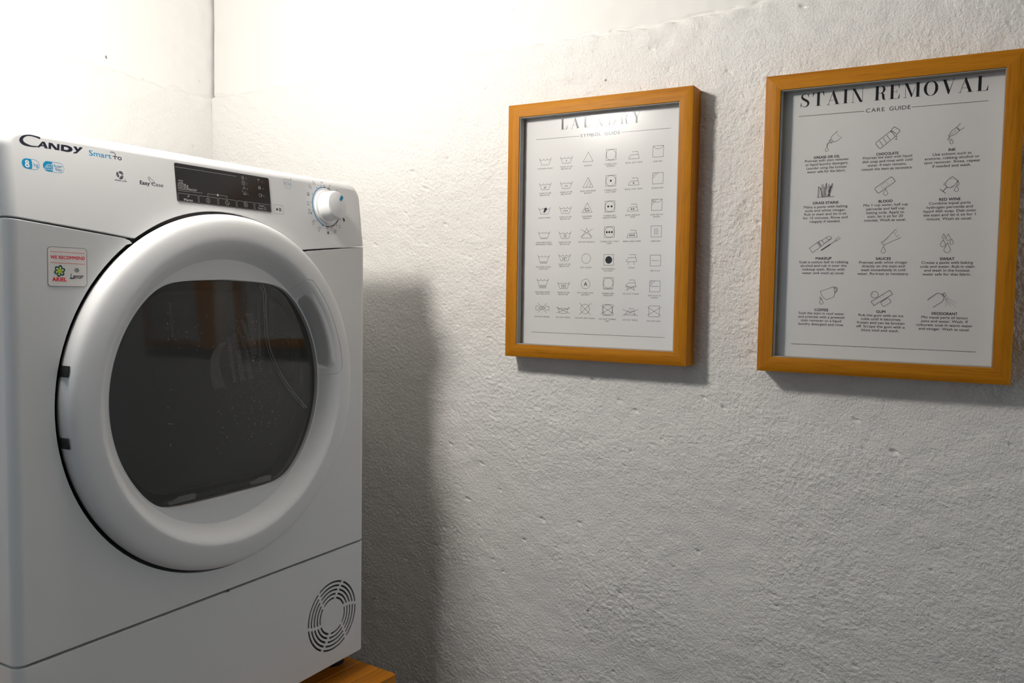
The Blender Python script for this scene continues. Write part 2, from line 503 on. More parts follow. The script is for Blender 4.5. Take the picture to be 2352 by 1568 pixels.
box_bm(DX0, DX1, ROOM_Y0 - .13, ROOM_Y0 + .015, 2.0, 2.06, 0.003, bm=bm)
tag(link('added_trim_1', bm_mesh(bm, 'added_trim_1'), M['added_casing']), kind='structure')

# ------------------------------------------------------------------ flat print: 2-D drawing in millimetres
_tx = {}
def text2d(s, bold=0.0):
    key = (s, bold)
    if key not in _tx:
        c = bpy.data.curves.new('t', 'FONT'); c.body = s; c.size = 1; c.offset = bold; c.resolution_u = 4
        o = bpy.data.objects.new('t', c); C.objects.link(o)
        dg = bpy.context.evaluated_depsgraph_get()
        me = bpy.data.meshes.new_from_object(o.evaluated_get(dg))
        v = np.array([p.co[:2] for p in me.vertices]).reshape(-1, 2); f = [tuple(p.vertices) for p in me.polygons]
        bpy.data.objects.remove(o); bpy.data.curves.remove(c); bpy.data.meshes.remove(me)
        _tx[key] = (v, f)
    return _tx[key]
CAP = float(np.ptp(text2d('H')[0][:, 1]))

class Pr:
    def __init__(s): s.v = []; s.f = []; s.g = []
    def poly(s, pts):
        s.g.append(len(s.v)); b = len(s.v); s.v += [tuple(p) for p in pts]; s.f.append(tuple(range(b, b + len(pts))))
    def line(s, pts, wd=0.5, closed=False):
        pts = [tuple(p) for p in pts]
        n = len(pts)
        if closed: pts = pts + [pts[0]]
        L, R_ = [], []
        m = len(pts)
        P = [np.array(p, float) for p in pts]
        for i in range(m):
            if closed: a, b = P[(i - 1) % n], P[(i + 1) % n]
            else: a, b = P[max(i - 1, 0)], P[min(i + 1, m - 1)]
            d1 = P[i] - a; d2 = b - P[i]
            l1, l2 = np.hypot(*d1), np.hypot(*d2)
            if l1 < 1e-9: d1 = d2; l1 = l2
            if l2 < 1e-9: d2 = d1; l2 = l1
            d1 = d1 / max(l1, 1e-9); d2 = d2 / max(l2, 1e-9)
            n1 = np.array([-d1[1], d1[0]]); n2 = np.array([-d2[1], d2[0]])
            nn = n1 + n2; q = nn @ nn
            nn = nn / q * 2 if q > 0.35 else n1
            L.append(P[i] + nn * wd / 2); R_.append(P[i] - nn * wd / 2)
        if not closed:
            d = P[1] - P[0]; d = d / max(np.hypot(*d), 1e-9) * wd * 0.3
            L[0] = L[0] - d; R_[0] = R_[0] - d
            d = P[-1] - P[-2]; d = d / max(np.hypot(*d), 1e-9) * wd * 0.3
            L[-1] = L[-1] + d; R_[-1] = R_[-1] + d
        b = len(s.v); s.g.append(b)
        for l, r in zip(L, R_): s.v += [tuple(l), tuple(r)]
        for i in range(m - 1): s.f.append((b + 2 * i, b + 2 * i + 1, b + 2 * i + 3, b + 2 * i + 2))
    def stroke(s, pts, ws):
        P = [np.array(p, float) for p in pts]; b = len(s.v); m = len(P); s.g.append(b)
        for i in range(m):
            d = P[min(i + 1, m - 1)] - P[max(i - 1, 0)]; d = d / np.hypot(*d); nn = np.array([-d[1], d[0]]) * ws[i] / 2
            s.v += [tuple(P[i] + nn), tuple(P[i] - nn)]
        for i in range(m - 1): s.f.append((b + 2 * i, b + 2 * i + 1, b + 2 * i + 3, b + 2 * i + 2))
    def arc(s, c, r, a0, a1, wd=0.5, ry=None, n=None):
        ry = ry or r; n = n or max(6, int(abs(a1 - a0) / 9))
        s.line([(c[0] + r * math.cos(math.radians(a0 + (a1 - a0) * i / n)), c[1] + ry * math.sin(math.radians(a0 + (a1 - a0) * i / n))) for i in range(n + 1)], wd)
    def circ(s, c, r, wd=0.5, ry=None, n=40):
        ry = ry or r
        s.line([(c[0] + r * math.cos(2 * PI * i / n), c[1] + ry * math.sin(2 * PI * i / n)) for i in range(n)], wd, True)
    def disc(s, c, r, ry=None, n=24):
        ry = ry or r
        s.poly([(c[0] + r * math.cos(2 * PI * i / n), c[1] + ry * math.sin(2 * PI * i / n)) for i in range(n)])
    def rrect_pts(s, c, w_, h_, r, rot=0.0, n=5):
        pts = []
        for qx, qy, a0 in ((1, 1, 0), (-1, 1, 90), (-1, -1, 180), (1, -1, 270)):
            for i in range(n + 1):
                a = math.radians(a0 + 90 * i / n)
                pts.append((qx * (w_ / 2 - r) + r * math.cos(a), qy * (h_ / 2 - r) + r * math.sin(a)))
        cs, sn = math.cos(rot), math.sin(rot)
        return [(c[0] + cs * x - sn * y, c[1] + sn * x + cs * y) for x, y in pts]
    def rrect(s, c, w_, h_, r, wd=0.5, rot=0.0): s.line(s.rrect_pts(c, w_, h_, r, rot), wd, True)
    def rfill(s, c, w_, h_, r, rot=0.0): s.poly(s.rrect_pts(c, w_, h_, r, rot))
    def drop(s, c, top, bot, hw, wd=0.5):
        pts = []
        for i in range(25):
            t = i / 24; y = top + (bot - top) * t
            wdt = hw * (1.02 * (t ** 0.95) if t < 0.6 else 1.0) if t < 0.6 else 0
            pts.append(y)
        R_ = hw; cy = bot + R_ * (1 if top > bot else -1)
        # teardrop: round bottom and two curved flanks to the tip
        out = [(c, top)]
        for a in np.linspace(22, -202, 22):
            out.append((c + R_ * math.cos(math.radians(a)), cy + R_ * math.sin(math.radians(a)) * (1 if top > bot else -1)))
        s.line(out, wd, True)
    def text(s, t, x, y, cap, align='c', sx=1.0, width=None, bold=0.0, rot=0.0, shear=0.0, base=False, track=0.0):
        """y is the middle of the capitals (or the base line); cap is their height"""
        k = cap / CAP
        if track:
            # lay the letters out one by one with extra space
            xs = 0; parts = []
            for ch in t:
                if ch == ' ': xs += 0.35 + track; continue
                v, f = text2d(ch)
                parts.append((v - [v[:, 0].min(), 0] + [xs, 0], f)); xs += np.ptp(v[:, 0]) + track
            v = np.concatenate([p[0] for p in parts]); f = []; b = 0
            for pv, pf in parts:
                f += [tuple(i + b for i in q) for q in pf]; b += len(pv)
        else: v, f = text2d(t)
        v = v.copy() * k
        w0 = np.ptp(v[:, 0])
        if width: sx = width / w0
        v[:, 0] = (v[:, 0] - v[:, 0].min()) * sx
        W_ = w0 * sx
        v[:, 0] -= {'l': 0, 'c': W_ / 2, 'r': W_}[align]
        if not base: v[:, 1] -= cap / 2
        v[:, 0] += shear * v[:, 1]
        c, sn = math.cos(rot), math.sin(rot)
        e = bold * k
        for ox, oy in ([(0, 0)] if bold < 0.003 else [(-e, -e), (e, -e), (e, e), (-e, e)]):
            b = len(s.v); s.g.append(b)
            s.v += [(x + c * (p[0] + ox) - sn * (p[1] + oy), y + sn * (p[0] + ox) + c * (p[1] + oy)) for p in v]
            s.f += [tuple(i + b for i in q) for q in f]
        return sx
    def build(s, name, mat, parent, mp):
        me = bpy.data.meshes.new(name)
        # each stroke lies a hair above the one before it
        lay = np.searchsorted(np.array(s.g + [1 << 30]), np.arange(len(s.v)), side='right')
        q = [mp(*p) for p in s.v]
        me.from_pydata([(a[0], a[1] - 1.2e-6 * min(int(l), 60), a[2]) for a, l in zip(q, lay)], [], s.f)
        me.validate(); me.update()
        return link(name, me, mat, parent)

# didone capitals, cap height 1
def didone(pr, ch, x, y, h):
    T, H = 0.190, 0.024
    def P(pts): pr.poly([(x + a * h, y + b * h) for a, b in pts])
    def box(x0, x1, y0, y1): P([(x0, y0), (x1, y0), (x1, y1), (x0, y1)])
    def st(pts, ws): pr.stroke([(x + a * h, y + b * h) for a, b in pts], [q * h for q in ws])
    def stem(cx, t=T, s0=True, s1=True, e=0.10):
        box(cx - t / 2, cx + t / 2, 0, 1)
        if s0: box(cx - t / 2 - e, cx + t / 2 + e, 0, H)
        if s1: box(cx - t / 2 - e, cx + t / 2 + e, 1 - H, 1)
    def ell(cx, cy, rx, ry, a0, a1, t_side, t_top, n=30):
        pts, ws = [], []
        for i in range(n + 1):
            a = math.radians(a0 + (a1 - a0) * i / n)
            pts.append((cx + rx * math.cos(a), cy + ry * math.sin(a))); ws.append(t_top + (t_side - t_top) * abs(math.cos(a)) ** 1.6)
        st(pts, ws)
    if ch == 'I': stem(0.18); return 0.36
    if ch == 'L':
        stem(0.18); box(0.18, 0.66, 0, H); P([(0.66, 0), (0.69, 0.36), (0.67, 0.36), (0.58, H), (0.5, H), (0.5, 0)]); return 0.70
    if ch == 'T':
        stem(0.42, s1=False); box(0.03, 0.81, 1 - H, 1)
        P([(0.03, 1), (0.01, 0.70), (0.035, 0.70), (0.12, 1 - H), (0.2, 1)]); P([(0.81, 1), (0.83, 0.70), (0.805, 0.70), (0.72, 1 - H), (0.64, 1)]); return 0.84
    if ch == 'A':
        P([(0.42, 1.01), (0.47, 1.01), (0.83, 0), (0.64, 0), (0.39, 0.72)]); P([(0.42, 1.01), (0.45, 0.97), (0.11, 0), (0.085, 0)])
        box(0.18, 0.66, 0.30, 0.30 + H); box(0.0, 0.20, 0, H); box(0.53, 0.93, 0, H); return 0.93
    if ch == 'V':
        P([(0.10, 1), (0.29, 1), (0.53, 0.27), (0.49, -0.01), (0.44, -0.01)]); P([(0.76, 1), (0.785, 1), (0.49, -0.01), (0.46, 0.02)])
        box(0.0, 0.40, 1 - H, 1); box(0.68, 0.88, 1 - H, 1); return 0.88
    if ch == 'N':
        P([(0.10, 1), (0.28, 1), (0.80, 0), (0.62, 0)]); box(0.13, 0.155, 0, 1); box(0.775, 0.80, 0, 1)
        box(0.02, 0.26, 0, H); box(0.02, 0.2, 1 - H, 1); box(0.67, 0.91, 1 - H, 1); return 0.92
    if ch == 'M':
        box(0.13, 0.155, 0, 1); stem(0.94, e=0.09); P([(0.10, 1), (0.28, 1), (0.58, 0.22), (0.53, 0.0)]); P([(0.86, 1), (0.88, 1), (0.55, 0.0), (0.53, 0.0), (0.53, 0.06)])
        box(0.02, 0.26, 0, H); box(0.02, 0.2, 1 - H, 1); return 1.13
    if ch == 'E':
        stem(0.18); box(0.18, 0.66, 0, H); box(0.18, 0.64, 1 - H, 1); box(0.18, 0.50, 0.49, 0.49 + H); box(0.49, 0.51, 0.36, 0.64)
        P([(0.66, 0), (0.69, 0.34), (0.67, 0.34), (0.58, H), (0.5, 0)]); P([(0.64, 1), (0.66, 0.70), (0.64, 0.70), (0.56, 1 - H), (0.48, 1)]); return 0.72
    if ch == 'O':
        ell(0.45, 0.5, 0.36, 0.5, 0, 360, 0.190, 0.026, 48); return 0.90
    if ch == 'D':
        stem(0.18); box(0.18, 0.44, 0, H); box(0.18, 0.44, 1 - H, 1); ell(0.42, 0.5, 0.33, 0.489, -90, 90, 0.190, 0.026, 30); return 0.86
    if ch == 'U':
        stem(0.18, s0=False); box(0.17, 0.19, 0.2, 1); ell(0.42, 0.30, 0.245, 0.30, 180, 360, 0.03, 0.03, 24)
        P([(0.0975, 0.34), (0.2625, 0.34), (0.285, 0.16), (0.34, 0.05), (0.30, 0.0), (0.19, 0.07), (0.12, 0.2)]); box(0.655, 0.68, 0.28, 1); box(0.55, 0.79, 1 - H, 1); return 0.80
    if ch == 'R':
        stem(0.18); box(0.18, 0.42, 1 - H, 1); box(0.18, 0.44, 0.49, 0.49 + H); ell(0.42, 0.745, 0.22, 0.245, -90, 90, 0.16, 0.024, 24)
        st([(0.42, 0.50), (0.52, 0.47), (0.575, 0.38), (0.59, 0.25), (0.605, 0.12), (0.65, 0.03), (0.72, 0.015), (0.77, 0.06)], [0.03, 0.10, 0.155, 0.16, 0.155, 0.10, 0.04, 0.02]); return 0.80
    if ch == 'S':
        st(catmull([(0.60, 0.74), (0.55, 0.91), (0.36, 0.985), (0.17, 0.90), (0.13, 0.75), (0.23, 0.60), (0.42, 0.48), (0.57, 0.34), (0.58, 0.17), (0.45, 0.03), (0.28, 0.015), (0.12, 0.12), (0.06, 0.30)], 4),
           np.interp(np.linspace(0, 1, 49), [0, .08, .17, .25, .33, .42, .5, .58, .67, .76, .84, .92, 1], [.02, .02, .03, .07, .13, .165, .175, .165, .13, .05, .03, .02, .02]).tolist())
        P([(0.595, 0.98), (0.615, 0.98), (0.61, 0.70), (0.585, 0.70), (0.55, 0.86)]); P([(0.045, 0.0), (0.065, 0.0), (0.11, 0.14), (0.075, 0.33), (0.05, 0.33)]); return 0.70
    if ch == 'Y':
        P([(0.09, 1), (0.28, 1), (0.52, 0.45), (0.36, 0.42)]); P([(0.70, 1), (0.73, 1), (0.46, 0.43), (0.43, 0.45)]); box(0.345, 0.51, 0, 0.46)
        box(0.0, 0.38, 1 - H, 1); box(0.62, 0.83, 1 - H, 1); box(0.25, 0.60, 0, H); return 0.83
    return 0.35

def didone_line(pr, s, x0, x1, ybase, cap):
    d = Pr(); ws = [didone(d, c, 0, 0, 1) if c != ' ' else 0.30 for c in s]
    tr = ((x1 - x0) / cap - sum(ws)) / (len(s) - 1)
    sq = 1.0
    if tr < 0.02: sq = ((x1 - x0) / cap) / (sum(ws) + 0.02 * (len(s) - 1)); tr = 0.02
    x = 0
    t = Pr()
    for c, w_ in zip(s, ws):
        if c != ' ': didone(t, c, x, 0, 1)
        x += w_ + tr
    b = len(pr.v)
    pr.v += [(x0 + a * cap * sq, ybase + bb * cap) for a, bb in t.v]
    pr.f += [tuple(i + b for i in q) for q in t.f]

# ------------------------------------------------------------------ picture frames
FW, FH, FT, RW = 0.330, 0.4356, 0.0382, 0.0218
def rail_mesh(L, name):
    bm = bmesh.new()
    o = [(0, 0), (L, 0), (L - RW, RW), (RW, RW)]
    a = [bm.verts.new((x, -FT, z)) for x, z in o]; b = [bm.verts.new((x, 0, z)) for x, z in o]
    bm.faces.new(a); bm.faces.new(b[::-1])
    for i in range(4): bm.faces.new((a[(i + 1) % 4], a[i], b[i], b[(i + 1) % 4]))
    bmesh.ops.recalc_face_normals(bm, faces=bm.faces)
    ed = [e for e in bm.edges if all(abs(v.co.y + FT) < 1e-6 for v in e.verts) and abs(e.verts[0].co.z - e.verts[1].co.z) < 1e-6]
    bmesh.ops.bevel(bm, geom=ed, offset=0.0008, segments=2, affect='EDGES', profile=0.5)
    for v in bm.verts: v.co.x -= L / 2; 
    return bm_mesh(bm, name)
rail_w = rail_mesh(FW, 'rail'); rail_h = rail_mesh(FH, 'rail_side')
S_Y = -0.0200                     # sheet depth in the frame
inner_w, inner_h = FW - 2 * RW, FH - 2 * RW

def picture_frame(yl, zt, label):
    root = empty('picture_frame', (WX - 0.0, yl - FW / 2, zt - FH + ZB), (0, 0, -PI / 2))
    tag(root, label, 'picture', 'framed care guides on the plaster wall')
    def rail(me, loc, ry): return link('rail', me, M['frame'], root, loc, (0, ry, 0))
    rail(rail_w, (0, 0, 0), 0)
    rail(rail_w.copy(), (0, 0, FH), PI)
    rail(rail_h, (-FW / 2, 0, FH / 2), PI / 2)
    rail(rail_h.copy(), (FW / 2, 0, FH / 2), -PI / 2)
    iw = inner_w / 2 + 0.006
    link('backing_board', bm_mesh(box_bm(-iw + .008, iw - .008, -0.0185, -0.004, RW - .004, FH - RW + .004), 'backing_board'), M['card'], root)
    sheet = link('poster', bm_mesh(box_bm(-inner_w / 2 + .0003, inner_w / 2 - .0003, S_Y, S_Y + 0.0012, RW + .0003, FH - RW - .0003), 'poster'), M['paper'], root)
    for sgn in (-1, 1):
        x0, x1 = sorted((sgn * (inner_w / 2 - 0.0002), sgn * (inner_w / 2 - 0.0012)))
        link('spacer', bm_mesh(box_bm(x0, x1, -0.0362, -0.0232, RW + .0004, FH - RW - .0004), 'spacer'), M['shaded_card'], root)
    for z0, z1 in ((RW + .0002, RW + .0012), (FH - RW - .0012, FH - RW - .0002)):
        link('spacer', bm_mesh(box_bm(-inner_w / 2 + .0013, inner_w / 2 - .0013, -0.0362, -0.0232, z0, z1), 'spacer'), M['shaded_card'], root)
    link('glass_pane', bm_mesh(box_bm(-inner_w / 2 + .0003, inner_w / 2 - .0003, -0.0230, -0.0212, RW + .0003, FH - RW - .0003), 'glass_pane'), M['poster_glass'], root)
    mp = lambda u, v: ((u - FW * 500) / 1000, S_Y - 0.00008, FH + v / 1000)
    return root, sheet, mp

f1, sheet1, mp1 = picture_frame(-0.1696, 0.9587, 'oak framed laundry symbol guide with rows of washing icons')
f2, sheet2, mp2 = picture_frame(-0.6098, 0.9593, 'oak framed stain removal guide with drawings and text')

# --- poster 1: laundry symbols
def tub(p, c, wv=23.2, hv=11.6, bars=0, lw=0.5):
    x, y = c; k = wv / 23.2; t = y + hv / 2; b = y - hv / 2
    p.line([(x - 11.6 * k, t), (x - 7.0 * k, b), (x + 7.0 * k, b), (x + 11.6 * k, t)], lw)
    yy = y + hv * 0.24
    pts = []
    for i in range(3):
        xa = x + (-10.4 + i * 6.93) * k
        for j in range(9):
            s_ = j / 8
            pts.append((xa + 6.93 * k * s_, yy + 1.6 - 2.4 * math.sin(PI * s_) ** 0.8 + (0.0 if 0 < i < 2 else (-1.3 if (i == 0 and j == 0) or (i == 2 and j == 8) else 0))))
    p.line(pts, lw)
    for i in range(bars): p.line([(x - 7.0 * k, b - 1.5 * (i + 1)), (x + 7.0 * k, b - 1.5 * (i + 1))], lw)
def dots(p, c, n, r=0.85, dx=3.0, rows=1):
    if rows == 1:
        for i in range(n): p.disc((c[0] + (i - (n - 1) / 2) * dx, c[1]), r)
def tri(p, c, lw=0.5, wv=18.4, hv=16.2):
    p.line([(c[0] - wv / 2, c[1] - hv / 2), (c[0] + wv / 2, c[1] - hv / 2), (c[0], c[1] + hv / 2)], lw, True)
def sq(p, c, s_=17.7, lw=0.5, sw=None):
    sw = sw or s_
    p.line([(c[0] - sw / 2, c[1] - s_ / 2), (c[0] + sw / 2, c[1] - s_ / 2), (c[0] + sw / 2, c[1] + s_ / 2), (c[0] - sw / 2, c[1] + s_ / 2)], lw, True)
def iron(p, c, wv=18.4, hv=11.5, lw=0.5):
    x, y = c; k = wv / 18.4; b = y - hv / 2; t = y + hv / 2
    p.line(catmull([(x - 9.2 * k, b), (x - 8.0 * k, b + 3.4), (x - 5.2 * k, b + 6.2), (x - 3.2 * k, b + 6.6)], 4) + [(x + 7.6 * k, b + 6.6)], lw)
    p.line([(x - 9.2 * k, b), (x + 9.2 * k, b), (x + 6.3 * k, t), (x - 3.3 * k, t)], lw)
def cross(p, c, wv, hv, lw=0.5):
    p.line([(c[0] - wv / 2, c[1] - hv / 2), (c[0] + wv / 2, c[1] + hv / 2)], lw)
    p.line([(c[0] - wv / 2, c[1] + hv / 2), (c[0] + wv / 2, c[1] - hv / 2)], lw)
def corner(p, c, s_=17.7):
    l, t = c[0] - s_ / 2, c[1] + s_ / 2
    p.line([(l, t - 4.6), (l + 4.6, t)], 0.5); p.line([(l, t - 8.8), (l + 8.8, t)], 0.5)
def hang(p, c, s_=17.7):
    l, r, t = c[0] - s_ / 2, c[0] + s_ / 2, c[1] + s_ / 2
    p.line(catmull([(l, t), (c[0] - 4.5, t - 3.9), (c[0], t - 4.8), (c[0] + 4.5, t - 3.9), (r, t)], 5), 0.5)

COL = [64.3, 104.8, 145.4, 186.8, 227.3, 268.6]
SYM = [
 [(-97.2, ['MACHINE WASH'], -109.3), (-96.9, ['WASH AT OR', 'BELOW 30\u00b0'], -108.6), (-94.5, ['BLEACH'], -109), (-93.7, ['TUMBLE DRY,', 'NORMAL'], -108.9), (-97.2, ['IRON, ANY TEMP'], -109), (-93.8, ['LINE DRY'], -109.5)],
 [(-139.6, ['WASH AT OR', 'BELOW 30\u00b0'], -151.5), (-139.4, ['WASH AT OR', 'BELOW 40\u00b0'], -151.4), (-137, ['NON CHLORINE', 'BLEACH'], -151.3), (-136.4, ['TUMBLE DRY,', 'LOW TEMP'], -151.6), (-139.7, ['IRON, LOW TEMP'], -151.8), (-136.6, ['SHADE DRY'], -152)],
 [(-181.5, ['HAND WASH'], -193.7), (-181.6, ['WASH AT OR', 'BELOW 50\u00b0'], -193.5), (-179, ['CHLORINE', 'BLEACH'], -193.6), (-178.6, ['TUMBLE DRY,', 'MEDIUM TEMP'], -193.9), (-182, ['IRON, MEDIUM', 'TEMP'], -194), (-179, ['LINE DRY IN', 'SHADE'], -194.5)],
 [(-223.4, ['MACHINE WASH,', 'PERMANENT PRESS'], -236.2), (-224.1, ['WASH AT OR', 'BELOW 60\u00b0'], -236.3), (-221.6, ['DO NOT BLEACH'], -236.6), (-221, ['TUMBLE DRY, HIGH', 'TEMP'], -236.4), (-224.6, ['IRON, HIGH TEMP'], -236.8), (-221.6, ['DRIP DRY'], -237.2)],
 [(-264.0, ['MACHINE WASH,', 'DELICATE'], -278.5), (-262.4, ['WASH AT OR', 'BELOW 70\u00b0'], -274), (-264.5, ['DRY CLEAN'], -279.5), (-267, ['DRY NORMAL,', 'NO HEAT'], -281.7), (-266.9, ['STEAM'], -280.1), (-268.4, ['DRY FLAT'], -284.9)],
 [(-305.4, ['MACHINE WASH,', 'VERY DELICATE'], -322), (-309.8, ['WASH AT OR', 'BELOW 80\u00b0'], -322.2), (-307.3, ['DRY CLEAN, ANY', 'SOLVENT'], -322.2), (-305.4, ['TUMBLE DRY,', 'DELICATE'], -322.7), (-308.3, ['DO NOT STEAM'], -322.9), (-310.1, ['DRY FLAT IN', 'SHADE'], -325.1)],
 [(-349.7, ['DO NOT WRING'], -364.9), (-352.7, ['DO NOT WASH'], -364.9), (-349.6, ['DO NOT DRY CLEAN'], -365.1), (-350.1, ['DO NOT TUMBLE', 'DRY'], -365.6), (-353.2, ['DO NOT IRON'], -365.8), (-350.5, ['DO NOT DRY'], -366.4)],
]
def draw_symbol(p, i, j, c):
    x, y = c
    if j == 0:
        if i == 0: tub(p, c)
        elif i == 1: tub(p, c); p.text('30\u00b0', x, y - 2.3, 3.0, bold=0.01)
        elif i == 2:
            tub(p, c)
            p.poly([(x - 2.6, y - 2.2), (x - 0.2, y + 1.2), (x - 1.2, y + 2.9), (x + 0.2, y + 4.4), (x + 3.2, y + 5.4), (x + 4.9, y + 3.6), (x + 4.6, y + 1.0), (x + 2.8, y - 0.4), (x + 1.6, y - 2.6), (x - 0.4, y - 3.4)])
        elif i == 3: tub(p, (x, y + .7), hv=11, bars=1)
        elif i == 4: tub(p, (x, y + .4), bars=2)
        elif i == 5: tub(p, (x, y + .9), bars=3)
        else:
            p.line(catmull([(x - 13, y + 2.9), (x - 8.5, y + 2.9), (x - 4, y - 1.5), (x - 0.5, y - 3.2), (x + 4, y - 1), (x + 7, y + 2.4), (x + 9, y + 2.9), (x + 13, y + 2.9)], 5), .5)
            p.line(catmull([(x - 13, y - 3.4), (x - 8.5, y - 3.4), (x - 4, y + 1.2), (x, y + 2.8), (x + 4, y + .8), (x + 7, y - 2.8), (x + 9, y - 3.4), (x + 13, y - 3.4)], 5), .5)
            p.line([(x - 13, y + 2.9), (x - 13, y - 3.4)], .5); p.line([(x + 13, y + 2.9), (x + 13, y - 3.4)], .5); cross(p, c, 17.5, 16.5)
    elif j == 1:
        if i == 6: tub(p, (x, y), 21.5, 10.6); cross(p, (x, y - .3), 25.5, 9.8)
        else:
            tub(p, c)
            for r_ in {0: [(1, 0)], 1: [(2, 0)], 2: [(3, 0)], 3: [(2, 1.4), (2, -1.4)], 4: [(3, .9), (2, -1.7)], 5: [(3, 1.2), (3, -1.5)]}[i]:
                n_, o_ = r_
                for q in range(n_):
                    xx = x + (q - (n_ - 1) / 2) * 3.0 if not (i == 4 and n_ == 2) else x - 3 + q * 3.0
                    p.disc((xx, y - 1.6 + o_), 0.85)
    elif j == 2:
        if i == 0: tri(p, c)
        elif i == 1:
            tri(p, c); b = y - 8.1
            p.line([(x - 3.4, b), (x + 2.8, y + 3.4)], .5); p.line([(x + 1.8, b), (x + 5.6, y - 1.6)], .5)
        elif i == 2: tri(p, c); p.text('CL', x + .2, y - 3.4, 5.2, bold=.012)
        elif i == 3: tri(p, (x, y - .1)); cross(p, (x, y + .3), 21.5, 12.6)
        elif i == 4: p.circ(c, 8.2, .5)
        elif i == 5: p.circ(c, 8.2, .5); p.text('A', x, y, 6.2, bold=.012)
        else: p.circ(c, 8.1, .5); cross(p, c, 21.6, 19.6)
    elif j == 3:
        if i == 4: sq(p, c); p.disc(c, 6.2, n=40)
        elif i == 5: sq(p, c); p.circ(c, 8.6); p.line([(x - 8.85, y - 10.3), (x + 8.85, y - 10.3)], .5)
        elif i == 6: sq(p, c); p.circ(c, 8.6); cross(p, c, 23.8, 13.6)
        else:
            sq(p, c); p.circ(c, 8.6)
            for q in range(i): p.disc((x + (q - (i - 1) / 2) * (6.0 if i == 2 else 4.6), y), 1.75)
    elif j == 4:
        if i < 4:
            iron(p, c)
            for q in range(i): p.disc((x + (q - (i - 1) / 2) * 3.6 - .2, y - 2.4), 1.15)
        elif i in (4, 5):
            iron(p, (x, y + 2.6)); b = y + 2.6 - 5.75
            p.line([(x - 4.4, b), (x - 6.4, b - 5)], .5); p.line([(x + 4, b), (x + 5.6, b - 5)], .5)
            if i == 5: cross(p, (x - .4, b - 1.7), 15.5, 7.6)
        else: iron(p, (x, y + .8), 17.6, 10.6); cross(p, (x, y - .4), 27.3, 10.4)
    else:
        sq(p, c)
        if i == 0: hang(p, c)
        elif i == 1: corner(p, c)
        elif i == 2: hang(p, c); corner(p, c)
        elif i == 3:
            for d in (-2.8, 0, 2.8): p.line([(x + d, y - 5.2), (x + d, y + 5.2)], .5)
        elif i == 4: p.line([(x - 6.3, y), (x + 6.3, y)], .5)
        elif i == 5: corner(p, c); p.line([(x - 6.6, y), (x + 6.6, y)], .5)
        else: cross(p, c, 23.4, 13.6)

def poster_one():
    p = Pr(); didone_line(p, 'LAUNDRY', 93, 237.6, -45.4, 17.9); p.build('title', M['ink'], sheet1, mp1)
    p = Pr(); p.text('SYMBOL GUIDE', 166.4, -58.5, 5.2, width=71.8, track=0.17); p.build('subtitle', M['ink'], sheet1, mp1)
    for a, b in (((46, -58.8), (129, -58.8)), ((204, -58.6), (288.7, -58.6)), ((42.5, -392.3), (288, -392.3))):
        p = Pr(); p.line([a, b], 0.55); p.build('rule', M['ink'], sheet1, mp1)
    for i, row in enumerate(SYM):
        for j, (y, cap, yl) in enumerate(row):
            x = COL[j] + (0.6 if i == 1 else 0) - (0.9 if i >= 5 and j < 2 else 0)
            p = Pr(); draw_symbol(p, i, j, (x, y)); p.build('care_symbol', M['ink'], sheet1, mp1)
            p = Pr()
            for q, ln_ in enumerate(cap): p.text(ln_, x, yl - 3.35 * q, 2.15, sx=1.22)
            p.build('caption', M['ink'], sheet1, mp1)
poster_one()

# --- poster 2: stain removal
STAIN = [
 ('GREASE OR OIL', 86.4, -120.1, 35.9, 60.6, -125.1, ['Pretreat with stain remover', 'or liquid laundry detergent.', 'Launder using the hottest', 'water safe for the fabric.']),
 ('CHOCOLATE', 167.3, -120.8, 28.7, 63.2, -125.8, ['Pretreat the stain with liquid', 'dish soap and rinse with cold', 'water. If stain remains,', 'rewash the item as necessary.']),
 ('INK', 248.3, -120.8, 8.9, 46.7, -126.6, ['Use solvent such as', 'acetone, rubbing alcohol or', 'spot remover. Rinse, repeat', 'if needed and wash.']),
 ('GRASS STAINS', 87.0, -186.3, 35.5, 60.5, -192.3, ['Make a paste with baking', 'soda and white vinegar.', 'Rub in stain and let it sit', 'for 15 minutes. Rinse and', 'reapply if needed.']),
 ('BLOOD', 167.6, -187.1, 18.0, 57.6, -192.6, ['Mix 1 cup water, half cup', 'peroxide and half cup', 'baking soda. Apply to', 'stain, let it sit for 20', 'minutes. Wash as usual.']),
 ('RED WINE', 248.2, -187.6, 25.9, 50.4, -193.1, ['Combine equal parts', 'hydrogen peroxide and', 'liquid dish soap. Dab onto', 'the stain and let it sit for 1', 'minute. Wash as usual.']),
 ('MAKEUP', 87.1, -267.1, 22.1, 68.4, -272.8, ['Soak a cotton ball in rubbing', 'alcohol and rub it over the', 'makeup stain. Rinse with', 'water and wash as usual.']),
 ('SAUCES', 167.7, -267.9, 19.4, 63.3, -273.6, ['Pretreat with white vinegar', 'directly on the stain and', 'wash immediately in cold', 'water. Re-treat as necessary.']),
 ('SWEAT', 248.3, -268.7, 17.7, 62.7, -274.2, ['Create a paste with baking', 'soda and water. Rub in stain', 'and wash in the hottest', 'water safe for that fabric.']),
 ('COFFEE', 86.7, -342.5, 19.4, 63.8, -348.0, ['Soak the stain in cool water', 'and pretreat with a prewash', 'stain remover or a liquid', 'laundry detergent and rinse.']),
 ('GUM', 167.3, -343.0, 11.7, 58.7, -348.8, ['Rub the gum with an ice', 'cube until it becomes', 'frozen and can be broken', 'off. Scrape the gum with a', 'blunt tool and wash.']),
 ('DEODORANT', 248.1, -343.8, 31.5, 56.7, -349.5, ['Mix equal parts of lemon', 'juice and water. Wash. If', 'coloured, soak in warm water', 'and vinegar. Wash as usual.']),
]
